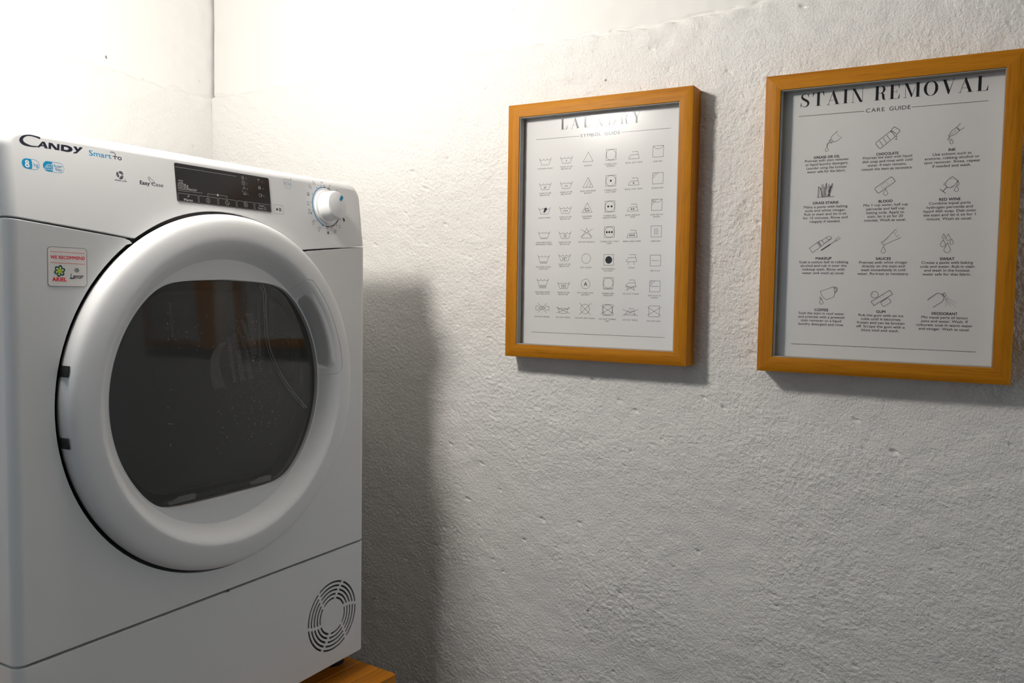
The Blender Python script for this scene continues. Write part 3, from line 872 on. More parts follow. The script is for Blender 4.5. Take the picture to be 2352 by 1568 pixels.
class Ic:
    """a line drawing laid into a box: centre, width, height in mm; drawn over box x0..x1, y0..y1 (y down)"""
    def __init__(s, box, c, w_, h_):
        s.b, s.c, s.w, s.h = box, c, w_, h_; s.ink = Pr(); s.thin = Pr()
        s.kx = w_ / (box[1] - box[0]); s.ky = h_ / (box[3] - box[2])
    def P(s, x, y): return (s.c[0] + (x - (s.b[0] + s.b[1]) / 2) * s.kx, s.c[1] - (y - (s.b[2] + s.b[3]) / 2) * s.ky)
    def L(s, pts, wd=.55, closed=False, curve=False, thin=False):
        q = [s.P(*p) for p in pts]
        if curve: q = catmull(q, 5, closed)
        (s.thin if thin else s.ink).line(q, wd * (0.7 if thin else 1), closed)
    def D(s, x, top, bot, hw):
        a = s.P(x, top); b = s.P(x, bot); s.ink.drop(a[0], a[1], b[1], hw * s.kx, .5)
    def R(s, cx, cy, length, width, rot, r, wd=.55, thin=False):
        c = s.P(cx, cy); (s.thin if thin else s.ink).rrect(c, length * s.kx, width * s.ky, r * s.kx, wd * (0.7 if thin else 1), rot)

def stain_icons():
    out = []
    g = Ic((478, 708, 195, 480), (94.9, -98), 21.9, 28.4)
    g.L([(648, 197), (595, 238), (564, 270), (555, 304)], curve=True); g.L([(708, 290), (655, 332), (618, 349), (590, 345)], curve=True)
    g.L([(555, 304), (590, 345), (556, 367), (528, 330)], closed=True); g.L([(540, 318), (572, 357)]); 
    g.L([(535, 343), (505, 365), (498, 385), (498, 405), (508, 405), (509, 388), (518, 372), (545, 356)]); g.D(500, 415, 480, 22)
    g.L([(640, 220), (636, 236), (684, 285), (696, 280)], thin=True); out.append(g)
    g = Ic((1205, 1548, 140, 440), (167.2, -98.8), 30.8, 29.0)
    g.L([(1408, 200), (1215, 342), (1205, 352), (1206, 370), (1253, 430), (1268, 438), (1282, 434), (1478, 282), (1462, 248), (1440, 228)], .65, True)
    for a, b in (((1258, 328), (1308, 397)), ((1308, 290), (1358, 359)), ((1358, 252), (1411, 321))):
        g.L([a, b], 1.2, thin=True)
    g.L([(1412, 196), (1452, 147), (1468, 141), (1543, 190), (1546, 205), (1504, 250), (1458, 218)], .65, True); g.L([(1425, 190), (1470, 222)], .9, thin=True)
    g.R(1498, 276, 16, 18, .3, 2); g.L([(1483, 318), (1500, 304), (1506, 324)], closed=True); out.append(g)
    g = Ic((827, 1053, 142, 422), (252.1, -99.8), 19.7, 27.1)
    g.L([(840, 298), (862, 270), (880, 235), (940, 200), (985, 243), (938, 286), (895, 300), (852, 318)], closed=True); g.L([(950, 196), (992, 238)])
    g.L([(943, 200), (995, 143)]); g.L([(985, 243), (1053, 205)]); g.L([(850, 310), (924, 250)], thin=True); g.R(932, 243, 16, 16, 0, 7, thin=True)
    g.D(845, 322, 367, 16); g.D(882, 355, 420, 23); out.append(g)
    g = Ic((358, 607, 938, 1150), (86.8, -168), 24, 21.3)
    g.L([(358, 1146), (607, 1140)])
    rr = random.Random(3)
    tips = [(380, 985), (420, 958), (440, 955), (490, 940), (478, 965), (520, 958), (575, 948), (545, 975), (585, 975), (400, 1000), (455, 990), (505, 985), (560, 985)]
    for i, (tx, ty) in enumerate(tips):
        bx = 375 + 215 * ((i * 5) % 13) / 12 * .9 + rr.uniform(-10, 10); bx = tx + (bx - tx) * .45; lean = rr.uniform(-14, 14)
        g.L([(bx - 7, 1140), ((bx + tx) / 2 - 9 + lean, (1140 + ty) / 2), (tx, ty), ((bx + tx) / 2 + 7 + lean, (1140 + ty) / 2 + 10), (bx + 7, 1140)], .55, curve=True, thin=i % 3 > 0)
    out.append(g)
    g = Ic((1197, 1468, 862, 1120), (165.9, -166.5), 24.5, 25.1)
    g.R(1332, 971, 300, 92, 0.63, 22, .65); g.R(1330, 972, 100, 50, 0.63, 12, .5, True); g.D(1347, 1028, 1120, 31)
    for i in range(26):
        a = rr.uniform(-130, 130); b = rr.choice([-1, 1]) * rr.uniform(2, 36)
        if abs(a) < 60 and abs(b) < 28: continue
        q = g.P(1332 + a * .81 + b * .58, 971 - a * .58 + b * .81); g.thin.disc(q, .2, n=6)
    out.append(g)
    g = Ic((720, 988, 875, 1107), (247.4, -168.3), 23.5, 22.7)
    g.L([(885, 877), (838, 912), (803, 945), (794, 985), (820, 1020), (862, 1031), (906, 1010), (940, 970), (965, 936)], .65, curve=True); g.L([(885, 877), (965, 936)])
    g.L([(818, 1020), (763, 1076)], .8); g.L([(720, 1045), (800, 1106)], .7); g.L([(858, 906), (900, 906), (930, 925), (958, 938)], curve=True, thin=True)
    g.L([(950, 955), (915, 1000), (870, 1022)], curve=True, thin=True)
    g.L([(785, 958), (779, 980), (783, 1000)], thin=True, curve=True); g.L([(773, 955), (766, 980), (771, 1000)], thin=True, curve=True); g.D(967, 945, 1001, 17); g.D(948, 1003, 1087, 29); out.append(g)
    g = Ic((235, 665, 132, 362), (88.1, -246.7), 43.2, 24.2)
    g.L([(235, 298), (355, 213), (400, 275), (282, 362)], closed=True); g.L([(345, 222), (388, 284)]); g.L([(363, 208), (403, 187), (443, 240), (406, 268)], closed=True)
    g.L([(412, 192), (468, 150), (500, 135), (532, 142), (544, 160), (530, 178), (442, 238)], curve=False); g.L([(468, 150), (480, 172), (510, 180), (544, 160)], curve=True); g.L([(450, 222), (510, 185)], thin=True)
    g.L([(406, 328), (522, 250)], 1.5); g.L([(522, 250), (602, 195)], .7); g.L([(648, 143), (595, 183), (608, 203), (665, 165)]); out.append(g)
    g = Ic((1232, 1502, 35, 367), (176.8, -243.3), 25.2, 33.6)
    g.L([(1437, 37), (1390, 73), (1330, 140), (1265, 200), (1232, 215), (1270, 265), (1300, 245), (1400, 195), (1465, 175), (1502, 150)]); g.L([(1255, 204), (1292, 250)], thin=True); g.L([(1280, 200), (1330, 155)], thin=True)
    g.L([(1390, 82), (1415, 98), (1424, 125), (1448, 140), (1456, 166)], curve=True, thin=True); g.L([(1410, 96), (1453, 68)], thin=True); g.L([(1440, 136), (1475, 117)], thin=True); g.D(1265, 278, 367, 30); out.append(g)
    g = Ic((602, 785, 100, 362), (247.1, -247.4), 16.1, 25.8)
    for a in ((645, 100, 162, 21), (709, 103, 193, 31), (758, 172, 247, 26), (639, 180, 280, 35), (702, 225, 362, 45)): g.D(*a)
    out.append(g)
    g = Ic((375, 620, 832, 1078), (95.6, -321.2), 24.6, 25.9)
    g.L([(385, 900), (567, 833), (578, 870), (586, 925), (575, 975), (475, 1015), (430, 985), (402, 942)], closed=True)
    g.L([(572, 846), (598, 838), (618, 858), (616, 892), (588, 920)], curve=True); g.L([(578, 858), (596, 850), (606, 866), (604, 888), (588, 906)], curve=True); g.D(387, 975, 1007, 11); g.D(405, 1000, 1078, 25); out.append(g)
    g = Ic((1085, 1385, 880, 1103), (167.5, -323.8), 28.3, 22.8)
    g.ink.circ(g.P(1136, 945), 50 * g.kx, .55); g.L([(1100, 945), (1106, 925), (1122, 912)], curve=True, thin=True)
    g.L([(1092, 1043), (1345, 880), (1385, 935), (1133, 1097)], .65, True); g.R(1298, 1049, 128, 74, 0.60, 18); 
    for i in range(14): g.thin.disc(g.P(1130 + i * 17 + rr.uniform(-8, 8), 1050 - i * 10.6 + rr.uniform(-18, 18)), .2, n=6)
    out.append(g)
    g = Ic((423, 830, 915, 1123), (244.3, -325.2), 36.0, 20.6)
    g.L([(423, 1018), (500, 960), (548, 928), (582, 923), (610, 936)], .65); g.L([(655, 985), (650, 1015), (628, 1045), (505, 1122)], .65); g.L([(608, 934), (656, 986)]); g.L([(620, 930), (664, 975)])
    g.L([(632, 932), (655, 915), (683, 957), (663, 972)], closed=True); g.L([(430, 1026), (550, 940)], thin=True)
    for a, b in (((674, 975), (682, 1112)), ((682, 1000), (718, 1085)), ((684, 990), (755, 1103)), ((690, 990), (812, 1105)), ((690, 975), (830, 1062))): g.L([a, b], thin=True)
    out.append(g)
    return out

def poster_two():
    p = Pr(); didone_line(p, 'STAIN REMOVAL', 46.2, 288, -45.6, 19.6); p.build('title', M['ink'], sheet2, mp2)
    p = Pr(); p.text('CARE GUIDE', 165.8, -58.6, 5.4, width=57.5, track=0.17); p.build('subtitle', M['ink'], sheet2, mp2)
    for a, b in (((45.3, -58.6), (134.6, -59.0)), ((196.4, -59.1), (288.6, -59.3)), ((45.5, -394), (288, -394.6))):
        p = Pr(); p.line([a, b], 0.6); p.build('rule', M['ink'], sheet2, mp2)
    for g in stain_icons():
        o = g.ink.build('stain_icon', M['ink'], sheet2, mp2)
        if g.thin.f: g.thin.build('icon_shading', M['grey_ink'], sheet2, mp2)
    for hd, x, yh, wh, w1, y1, lines in STAIN:
        p = Pr(); p.text(hd, x, yh, 3.5, width=wh, bold=0.022); p.build('heading', M['ink'], sheet2, mp2)
        p = Pr()
        v, f = text2d(lines[0])
        k = w1 / (np.ptp(v[:, 0]) * 3.45 / CAP)
        for q, t in enumerate(lines): p.text(t, x, y1 - 1.25 - 5.33 * q, 3.45, sx=k, bold=0.007, base=True)
        p.build('instruction', M['ink'], sheet2, mp2)
poster_two()

# ------------------------------------------------------------------ tumble dryer
DR = empty('tumble_dryer', (XD, 0, ZB - 0.007))
tag(DR, 'white front loading tumble dryer with round door on wooden bench', 'dryer')
DZ = 0.007                      # local heights below are measured from the dryer's own zero
HWD, ZT, ZBOT = 0.2955, 0.811, 0.0205
CZ = 0.4925                     # centre of the round door
TILT0, TILT = 0.705, 0.12
def tilt(z): return max(0.0, z - TILT0) * TILT

def body_bm(y1, grow=0.0):
    bm = box_bm(-HWD, HWD, 0, y1, ZBOT, ZT + grow)
    ed = [e for e in bm.edges if e.verts[0].co.z > 0.8 and e.verts[1].co.z > 0.8 and abs(e.verts[0].co.x - e.verts[1].co.x) < 1e-6]
    bmesh.ops.bevel(bm, geom=ed, offset=0.026, segments=10, affect='EDGES', profile=0.5)
    ed = [e for e in bm.edges if all(abs(v.co.y) < 1e-6 for v in e.verts) and not all(v.co.z < 0.03 for v in e.verts)]
    bmesh.ops.bevel(bm, geom=ed, offset=0.0125, segments=8, affect='EDGES', profile=0.5)
    return bm

def shear_mesh(me):
    for v in me.vertices: 
        v.co.y += tilt(v.co.z)
        v.co.z += DZ
    return me

R_CUT = 0.2466
def seam(x): return 0.6935 + (abs(x) - 0.145) * 0.097
a_c = math.atan2(seam(0.1435) - CZ, 0.1435)         # angle where the seam meets the door opening
GAP = 0.0008
# control panel: everything above the seam
pts = [(-0.32, seam(0.32) + GAP)]
aa = math.asin((0.6935 + GAP - CZ) / R_CUT)
n = 40
pts += [(R_CUT * math.cos(PI - aa + (2 * aa - PI) * i / n), CZ + R_CUT * math.sin(PI - aa + (2 * aa - PI) * i / n)) for i in range(n + 1)]
pts += [(0.32, seam(0.32) + GAP), (0.32, 0.84), (-0.32, 0.84)]
me = boolean(body_bm(0.05), prism_xz(pts, -0.02, 0.040), name='control_panel')
smooth(shear_mesh(me), 32)
panel = even_normals(link('control_panel', me, M['plastic'], DR))

# front panel: U shape round the door with soft inner corners
ab = math.asin((0.6935 - GAP - CZ) / R_CUT)
pts = [(-0.32, 0.2124), (-0.32, seam(0.32) - GAP)]
cx0 = -R_CUT * math.cos(ab)
fil = 0.009
pts += [(cx0 - fil * 1.4, seam(cx0 - fil * 1.4) - GAP), (cx0 - fil * .55, seam(cx0) - GAP - 0.0012), (cx0 - fil * .1, seam(cx0) - GAP - 0.0045)]
a0, a1 = PI - ab + 0.045, 2 * PI + ab - 0.045
n = 90
arc = [(R_CUT * math.cos(a0 + (a1 - a0) * i / n), CZ + R_CUT * math.sin(a0 + (a1 - a0) * i / n)) for i in range(n + 1)]
pts += arc
pts += [(-x, z) for x, z in pts[2:5][::-1]] + [(0.32, seam(0.32) - GAP), (0.32, 0.2124)]
me = boolean(body_bm(0.05), prism_xz(pts, -0.02, 0.040), name='front_panel')
for v in me.vertices: v.co.z += DZ
smooth(me, 32)
even_normals(link('front_panel', me, M['enamel'], DR))

# kick plate with the round grille cut through
kp = body_bm(0.05)
km = boolean(kp, prism_xz([(-0.32, 0.0), (0.32, 0.0), (0.32, 0.2096), (-0.32, 0.2096)], -0.02, 0.040), name='k', bevel=0.0016)
cut = bmesh.new()
GX, GZ = 0.2155, 0.1030
for k in range(5):
    rm = 0.0555 - k * 0.00665
    for s_ in range(6):
        a0 = math.radians(64 + 60 * s_ + 14 * (0.057 - rm) / 0.030)
        ga = 0.0024 / rm
        n = 14
        aa_ = [a0 + ga + (PI / 3 - 2 * ga) * i / n for i in range(n + 1)]
        o = [(GX + (rm + .0016) * math.cos(a), GZ + (rm + .0016) * math.sin(a)) for a in aa_] + [(GX + (rm - .0016) * math.cos(a), GZ + (rm - .0016) * math.sin(a)) for a in aa_[::-1]]
        t = bpy.data.meshes.new('t'); q = prism_xz(o, -0.03, 0.08); q.to_mesh(t); q.free(); cut.from_mesh(t); bpy.data.meshes.remove(t)
kb = bmesh.new(); kb.from_mesh(km)
me = boolean(kb, cut, 'DIFFERENCE', bevel=0, name='kick_plate')
for v in me.vertices: v.co.z += DZ
smooth(me, 32)
kick = even_normals(link('kick_plate', me, M['enamel'], DR))
link('grille_backing', bm_mesh(lathe([(0.060, 0.0022), (0.060, 0.0120)], 40, c=(GX, 0, GZ + DZ)), 'grille_backing'), M['black'], kick)

# cabinet behind, with a dark well for the door
cb = box_bm(-HWD, HWD, 0.046, 0.575, ZBOT, ZT)
ed = [e for e in cb.edges if e.verts[0].co.z > 0.8 and e.verts[1].co.z > 0.8 and abs(e.verts[0].co.x - e.verts[1].co.x) < 1e-6]
bmesh.ops.bevel(cb, geom=ed, offset=0.026, segments=10, affect='EDGES', profile=0.5)
me = bm_mesh(cb, 'cabinet')
for v in me.vertices: v.co.z += DZ; v.co.y += 0.0 if v.co.y > 0.3 else tilt(v.co.z - DZ)
link('cabinet', me, M['enamel'], DR)
link('seam_liner', bm_mesh(box_bm(-HWD + .0015, HWD - .0015, 0.0402, 0.0452, ZBOT + .004, 0.70), 'seam_liner'), M['black'], DR, (0, 0, DZ))
link('door_well', bm_mesh(lathe([(0.2465, 0.0395), (0.2465, 0.009), (0.2385, 0.009), (0.2385, 0.0395)], 96, c=(0, 0, CZ + DZ), cap=False), 'door_well'), M['black'], DR)

# ---- door ring: polar grid with a scooped grip on the right
PROF = [(0.2400, 0.0075), (0.2415, 0.0030), (0.2425, -0.0005), (0.2425, -0.0050), (0.2412, -0.0108), (0.2382, -0.0160), (0.2335, -0.0193), (0.2260, -0.0215), (0.2160, -0.0232),
        (0.2090, -0.0238), (0.2050, -0.0233), (0.2005, -0.0208), (0.1950, -0.0158), (0.1895, -0.0092), (0.1850, -0.0035), (0.1822, 0.0002)]
PROF = PROF[:3] + catmull(PROF[3:], 7) + [(0.1817, 0.0008), (0.1812, 0.0008)]
def win_r(th):
    s_ = math.sin(th); p = 22.0
    c = (0.1535 - 0.0035 * min(1, abs(math.cos(th)) * 1.3)) if s_ > 0 else 0.1465
    return ((1 / 0.1795) ** p + (abs(s_) / c) ** p) ** (-1 / p)
H0, H1, HR0, HR1 = math.radians(2.5), math.radians(50.5), 0.165, 0.2112
def hsdf(r, th):
    """rounded region of the grip insert, negative inside (metres)"""
    rc, tc = (HR0 + HR1) / 2, (H0 + H1) / 2
    dx = abs(r - rc) - ((HR1 - HR0) / 2 - 0.016); dy = abs(th - tc) * r - ((H1 - H0) / 2 * r - 0.016)
    return math.hypot(max(dx, 0), max(dy, 0)) + min(max(dx, dy), 0) - 0.016
hp_r = [0.1812, 0.1835, 0.1860, 0.1885, 0.1900, 0.1912, 0.1920, 0.1932, 0.1950, 0.1972, 0.2000]
hp_y = [0.0008, 0.0020, 0.0055, 0.0110, 0.0135, 0.0120, -0.0080, -0.0160, -0.0190, -0.0202, -0.0210]
def door_y(r, y, th):
    t = math.degrees(th)
    if 0 < t < 60 and r < 0.2150:
        m = float(sstep((t - 5.5) / 3.5) * sstep((45.0 - t) / 5.0))
        if m > 0 and r < 0.2000:
            y = y * (1 - m) + float(np.interp(r, hp_r, hp_y)) * m
        d = hsdf(r, th)
        if abs(d) < 0.0008: y += 0.0011 * (1 - (abs(d) / 0.0008) ** 2)
    return y
TH = list(np.radians(np.concatenate([np.arange(-2, 60, 0.2), np.arange(60, 358, 1.0)])))
radial = []
for i in range(len(PROF) - 1):
    (ra, ya), (rb, yb) = PROF[i], PROF[i + 1]
    k = max(1, int(math.hypot(ra - rb, ya - yb) / (0.0005 if 0.18 < ra < 0.214 else 0.0022)))
    for j in range(k): radial.append((ra + (rb - ra) * j / k, ya + (yb - ya) * j / k))
radial.append(PROF[-1])
LIP = [(0.0, 0.0008), (0.55, 0.0008), (0.88, 0.0008), (0.955, 0.0002), (0.985, 0.0020), (1.0, 0.0075), (1.0, 0.016)]
V, ridx = [], []
for th in TH:
    rw = win_r(th); col = []
    for r, y in radial:
        col.append(len(V)); yy = door_y(r, y, th); V.append((r * math.cos(th), yy, CZ + DZ + r * math.sin(th)))
    r_in = PROF[-1][0]
    for f_, y in LIP[1:]:
        r = r_in + (rw - r_in) * f_
        col.append(len(V)); V.append((r * math.cos(th), y, CZ + DZ + r * math.sin(th)))
    ridx.append(col)
F_ring, F_handle = [], []
nt, nc = len(TH), len(ridx[0])
for i in range(nt):
    j = (i + 1) % nt
    for k in range(nc - 1):
        q = (ridx[i][k], ridx[i][k + 1], ridx[j][k + 1], ridx[j][k])
        inside = False
        t = math.degrees(TH[i])
        if 0 < t < 60:
            v = V[q[0]]; rr_ = math.hypot(v[0], v[2] - CZ - DZ)
            inside = rr_ < 0.213 and rr_ > 0.1813 and hsdf(rr_, TH[i]) < 0
        (F_handle if inside else F_ring).append(q)
def sub_mesh(name, faces):
    used = sorted({i for f in faces for i in f}); mp = {o: k for k, o in enumerate(used)}
    me = bpy.data.meshes.new(name)
    me.from_pydata([V[i] for i in used], [], [tuple(mp[i] for i in f) for f in faces])
    me.update()
    bm = bmesh.new(); bm.from_mesh(me); bmesh.ops.recalc_face_normals(bm, faces=bm.faces)
    f0 = max(bm.faces, key=lambda f: -f.calc_center_median().y)
    if f0.normal.y > 0: bmesh.ops.reverse_faces(bm, faces=bm.faces)
    bm.to_mesh(me); bm.free()
    return smooth(me, 38)
door = link('door', sub_mesh('door', F_ring), M['plastic'], DR)
link('door_handle', sub_mesh('door_handle', F_handle), M['plastic'], door)

# smoked pane, slightly domed
def polar_disc(name, rad, yf, nr=10, nt_=160):
    Vv, Ff = [(0, yf(0, 0), CZ + DZ)], []
    for k in range(1, nr + 1):
        for i in range(nt_):
            th = 2 * PI * i / nt_; r = rad(th) * k / nr
            Vv.append((r * math.cos(th), yf(k / nr, th), CZ + DZ + r * math.sin(th)))
    for i in range(nt_): Ff.append((0, 1 + (i + 1) % nt_, 1 + i))
    for k in range(nr - 1):
        for i in range(nt_):
            a, b = 1 + k * nt_ + i, 1 + k * nt_ + (i + 1) % nt_
            Ff.append((a, b, b + nt_, a + nt_))
    me = bpy.data.meshes.new(name); me.from_pydata(Vv, [], Ff); me.update()
    for p in me.polygons: p.use_smooth = True
    return me
pane = link('door_window', polar_disc('door_window', lambda t: win_r(t) - 0.0006, lambda q, t: 0.0060 - 0.0045 * (1 - q * q)), M['door_pane'], door)
link('inner_rim', polar_disc('inner_rim', lambda t: win_r(t) + 0.006, lambda q, t: 0.034), M['bowl_dark'], door)
BW = lambda t: win_r(t) - 0.013 - 0.004 * max(0, -math.cos(t))
link('inner_bowl', polar_disc('inner_bowl', BW, lambda q, t: 0.030 - 0.010 * (1 - q ** 3)), M['bowl'], door)
bm = tube([(BW(t) * math.cos(t), 0.0285, CZ + DZ + BW(t) * math.sin(t)) for t in np.linspace(0, 2 * PI, 120, endpoint=False)], 0.0008, 6, closed=True)
link('bowl_edge', bm_mesh(bm, 'bowl_edge', 60), M['ridge_dim'], door)
# the clear deflector: darker crescent on the right with a bright double ridge
edge = catmull([(0.080, 0.642), (0.086, 0.628), (0.0875, 0.600), (0.091, 0.560), (0.104, 0.528), (0.125, 0.497), (0.150, 0.470), (0.172, 0.449)], 8)
cres = bmesh.new()
rim = []
for x, z in edge:
    rim.append((x, z))
outer = [(BW(t) * math.cos(t) * .995, CZ + BW(t) * math.sin(t) * .995) for t in np.linspace(math.radians(-12), math.radians(58), 40)]
for (x, z), (xo, zo) in zip(rim, [outer[int(i * (len(outer) - 1) / (len(rim) - 1))] for i in range(len(rim))][::-1]):
    row = []
    for s_ in range(7):
        t = s_ / 6
        row.append(cres.verts.new((x + (xo - x) * t, 0.0205 + 0.004 * math.sin(PI * t) - 0.003, z + (zo - z) * t + DZ)))
    rim[rim.index((x, z))] = row
for a, b in zip(rim[:-1], rim[1:]):
    for s_ in range(6): cres.faces.new((a[s_], a[s_ + 1], b[s_ + 1], b[s_]))
link('deflector', bm_mesh(cres, 'deflector', 60), M['bowl_dark'], door)
bm = tube([(x, 0.0160, z + DZ) for x, z in edge], 0.0009, 6)
tube([(x - 0.0042, 0.0165, z - 0.001 + DZ) for x, z in edge], 0.0006, 6, bm=bm)
link('deflector_ridge', bm_mesh(bm, 'deflector_ridge', 60), M['ridge'], door)
bm = bmesh.new()  # arcs modelled to stand in for a light caustic in the glass
for k, (rx, rz) in enumerate(((0.010, 0.013), (0.015, 0.020), (0.021, 0.034), (0.026, 0.050))):
    tube([(0.124 + rx * math.cos(a) - 0.10 * rz * math.sin(a), 0.0150, 0.548 - 0.006 * k + rz * math.sin(a) - 0.35 * rx * math.cos(a) + DZ) for a in np.linspace(-1.9 + .2 * k, 2.4 - .5 * k, 24)], 0.00055, 5, bm=bm)
link('caustic_swirl', bm_mesh(bm, 'caustic_swirl', 60), M['ridge_dim'], door)
# moulded lines, filter bar with two pale flaps
bm = bmesh.new()
for z in (0.5540, 0.4885):
    for d in (0, 0.0022): tube([(-0.083 - 0.012, 0.0195, z + d + DZ), (-0.041 - 0.012, 0.0195, z + d + DZ)], 0.00035, 5, bm=bm)
tube([(x, 0.0192, z + DZ) for x, z in catmull([(-0.105, 0.53), (-0.100, 0.50), (-0.112, 0.47), (-0.128, 0.44), (-0.136, 0.41)], 6)], 0.0004, 5, bm=bm)
link('moulded_mark', bm_mesh(bm, 'moulded_mark', 60), M['ridge_dim'], door)
bm = box_bm(-0.098, 0.098, 0.010, 0.017, 0.3495, 0.3560, 0.0015)
link('filter_bar', bm_mesh(bm, 'filter_bar'), M['bowl'], door, (0, 0, DZ))
for x0, x1 in ((-0.088, -0.046), (0.052, 0.090)):
    o = [(x0, 0.3500), (x1 - .002, 0.3500), (x1, 0.3570), (x1 - .006, 0.3585), (x0 + .014, 0.3585), (x0 + .006, 0.3555), (x0 - .004, 0.3545)]
    b = prism_xz(o, 0.0085, 0.0098)
    link('filter_flap', bm_mesh(b, 'filter_flap'), M['flap'], door, (0, 0, DZ))
# condensation: wiped streaks and drops on the inside of the pane
def pane_y(x, z):
    r = math.hypot(x, z - CZ); q = min(1, r / 0.18)
    return 0.0060 - 0.0045 * (1 - q * q)
st = bmesh.new()
def streak(pts, w0, w1):
    m = len(pts); L_, R_ = [], []
    for i, (x, z) in enumerate(pts):
        w_ = w0 + (w1 - w0) * i / (m - 1); y = pane_y(x, z) + 0.0012
        L_.append(st.verts.new((x - w_ / 2, y, z + DZ))); R_.append(st.verts.new((x + w_ / 2, y, z + DZ)))
    for i in range(m - 1): st.faces.new((L_[i], R_[i], R_[i + 1], L_[i + 1]))
for pts, w0, w1 in (([(-0.003, 0.560), (-0.016, 0.545), (-0.018, 0.520), (-0.010, 0.497)], 0.010, 0.022), ([(0.006, 0.565), (0.010, 0.540), (0.016, 0.503)], 0.007, 0.005), ([(0.016, 0.572), (0.024, 0.540), (0.030, 0.505)], 0.006, 0.010),
                    ([(0.022, 0.580), (0.036, 0.550), (0.046, 0.505)], 0.004, 0.009), ([(0.030, 0.590), (0.044, 0.560), (0.052, 0.525)], 0.010, 0.003), ([(0.045, 0.600), (0.050, 0.570), (0.055, 0.540)], 0.014, 0.006),
                    ([(0.062, 0.628), (0.062, 0.570), (0.064, 0.515)], 0.004, 0.004), ([(-0.088, 0.615), (-0.086, 0.590), (-0.085, 0.570)], 0.004, 0.003)):
    streak(catmull(pts, 4), w0, w1)
tag(link('condensation_streak', bm_mesh(st, 'condensation_streak', 60), M['streak'], door), kind='stuff')
dp = bmesh.new()
rr = random.Random(5)
spots = []
for i in range(330): spots.append((rr.gauss(0.045, 0.030), rr.gauss(0.520, 0.045), rr.uniform(.0003, .0006)))
for i in range(60): spots.append((rr.uniform(0.0, 0.11), rr.uniform(0.42, 0.60), rr.uniform(.0005, .0011)))
for i in range(40): spots.append((rr.choice([0.045, 0.062, 0.085, -0.012, -0.09]) + rr.gauss(0, .003), rr.uniform(0.40, 0.53), rr.uniform(.0005, .0010)))
for i in range(18): spots.append((rr.uniform(-0.10, -0.02), rr.uniform(0.55, 0.61), rr.uniform(.0005, .0010)))
for x, z, r in spots:
    if math.hypot(x, z - CZ) > 0.165 or abs(z - CZ) > 0.13: continue
    bmesh.ops.create_icosphere(dp, subdivisions=1, radius=r, matrix=Matrix.Translation((x, pane_y(x, z) - 0.0002, z + DZ)))
tag(link('water_drops', bm_mesh(dp, 'water_drops', 80), M['drop'], door), kind='stuff')
# hinge slots in the rim, left
for z in (0.538, 0.4555):
    a = math.atan2(z - CZ, -math.sqrt(0.243 ** 2 - (z - CZ) ** 2))
    b = box_bm(-0.0012, 0.0012, -0.0130, 0.0060, -0.0065, 0.0065, 0.0006)
    link('hinge_slot', bm_mesh(b, 'hinge_slot'), M['black'], door, (0.2424 * math.cos(a), 0, CZ + DZ + 0.2424 * math.sin(a)), (0, -a, 0))

# ---- prints and controls on the fascia
mpP = lambda off: (lambda u, v: (u / 1000, tilt(v / 1000) - off, v / 1000 + DZ))
p = Pr(); 
P1 = mpP(0.00006)
# maker's word: swash C and wide capitals
p = Pr()
cpts = catmull([(-251.8, 798.4), (-257.5, 799.6), (-264.5, 799.7), (-270.6, 797.2), (-273.3, 793.0), (-270.8, 789.6), (-264.0, 788.1), (-257.0, 788.4), (-252.2, 789.9), (-249.6, 792.6)], 6)
p.stroke(cpts, np.interp(np.linspace(0, 1, len(cpts)), [0, .1, .25, .38, .46, .55, .68, .8, .9, 1], [2.4, 1.6, 1.3, 3.0, 4.6, 3.6, 1.5, 1.0, 1.1, 0.5]).tolist())
p.poly([(-256.0, 788.0), (-253.6, 788.0), (-248.0, 795.2), (-249.9, 795.2)]); p.poly([(-249.9, 795.2), (-246.8, 795.2), (-243.6, 788.2), (-247.6, 788.2)]); p.poly([(-253, 790), (-246.5, 790), (-246.2, 791.2), (-252, 791.2)])
p.poly([(-243.2, 788.2), (-240.2, 788.2), (-239.4, 795.2), (-242.4, 795.2)]); p.poly([(-242.4, 795.2), (-238.2, 795.2), (-231.4, 788.2), (-235.6, 788.2)]); p.poly([(-233.4, 788.2), (-230.5, 788.2), (-229.6, 795.3), (-232.5, 795.3)])
p.poly([(-228.8, 788.2), (-225.2, 788.2), (-224.4, 795.4), (-228.0, 795.4)])
dpts = catmull([(-226.6, 794.4), (-220.5, 794.3), (-216.6, 791.9), (-220.5, 789.2), (-226.6, 789.2)], 6)
p.stroke(dpts, np.interp(np.linspace(0, 1, len(dpts)), [0, .25, .5, .75, 1], [1.9, 2.2, 4.6, 2.2, 1.9]).tolist())
p.poly([(-213.4, 795.7), (-209.4, 795.7), (-207.0, 791.6), (-210.2, 791.0)]); p.poly([(-205.4, 796.0), (-201.4, 796.0), (-209.6, 788.2), (-214.2, 787.4), (-213.2, 789.0), (-210.8, 789.6)])
p.build('brand_lettering', M['navy_ink'], panel, P1)
p = Pr(); p.text('Smart', -194.2, 788.1, 6.0, 'l', width=28.6, bold=0.006, base=True); p.build('model_lettering', M['blue_ink'], panel, P1)
p = Pr(); p.line([(-166.2, 796.2), (-162.4, 796.2)] + [(-162.4 + 2.4 * math.cos(a), 793.8 + 2.4 * math.sin(a)) for a in np.linspace(PI / 2, -PI / 2, 10)] + [(-163.6, 791.4)], .75)
p.text('ro', -161.3, 788.1, 6.0, 'l', width=9.6, bold=0.006, base=True); p.build('model_lettering', M['navy_ink'], panel, P1)
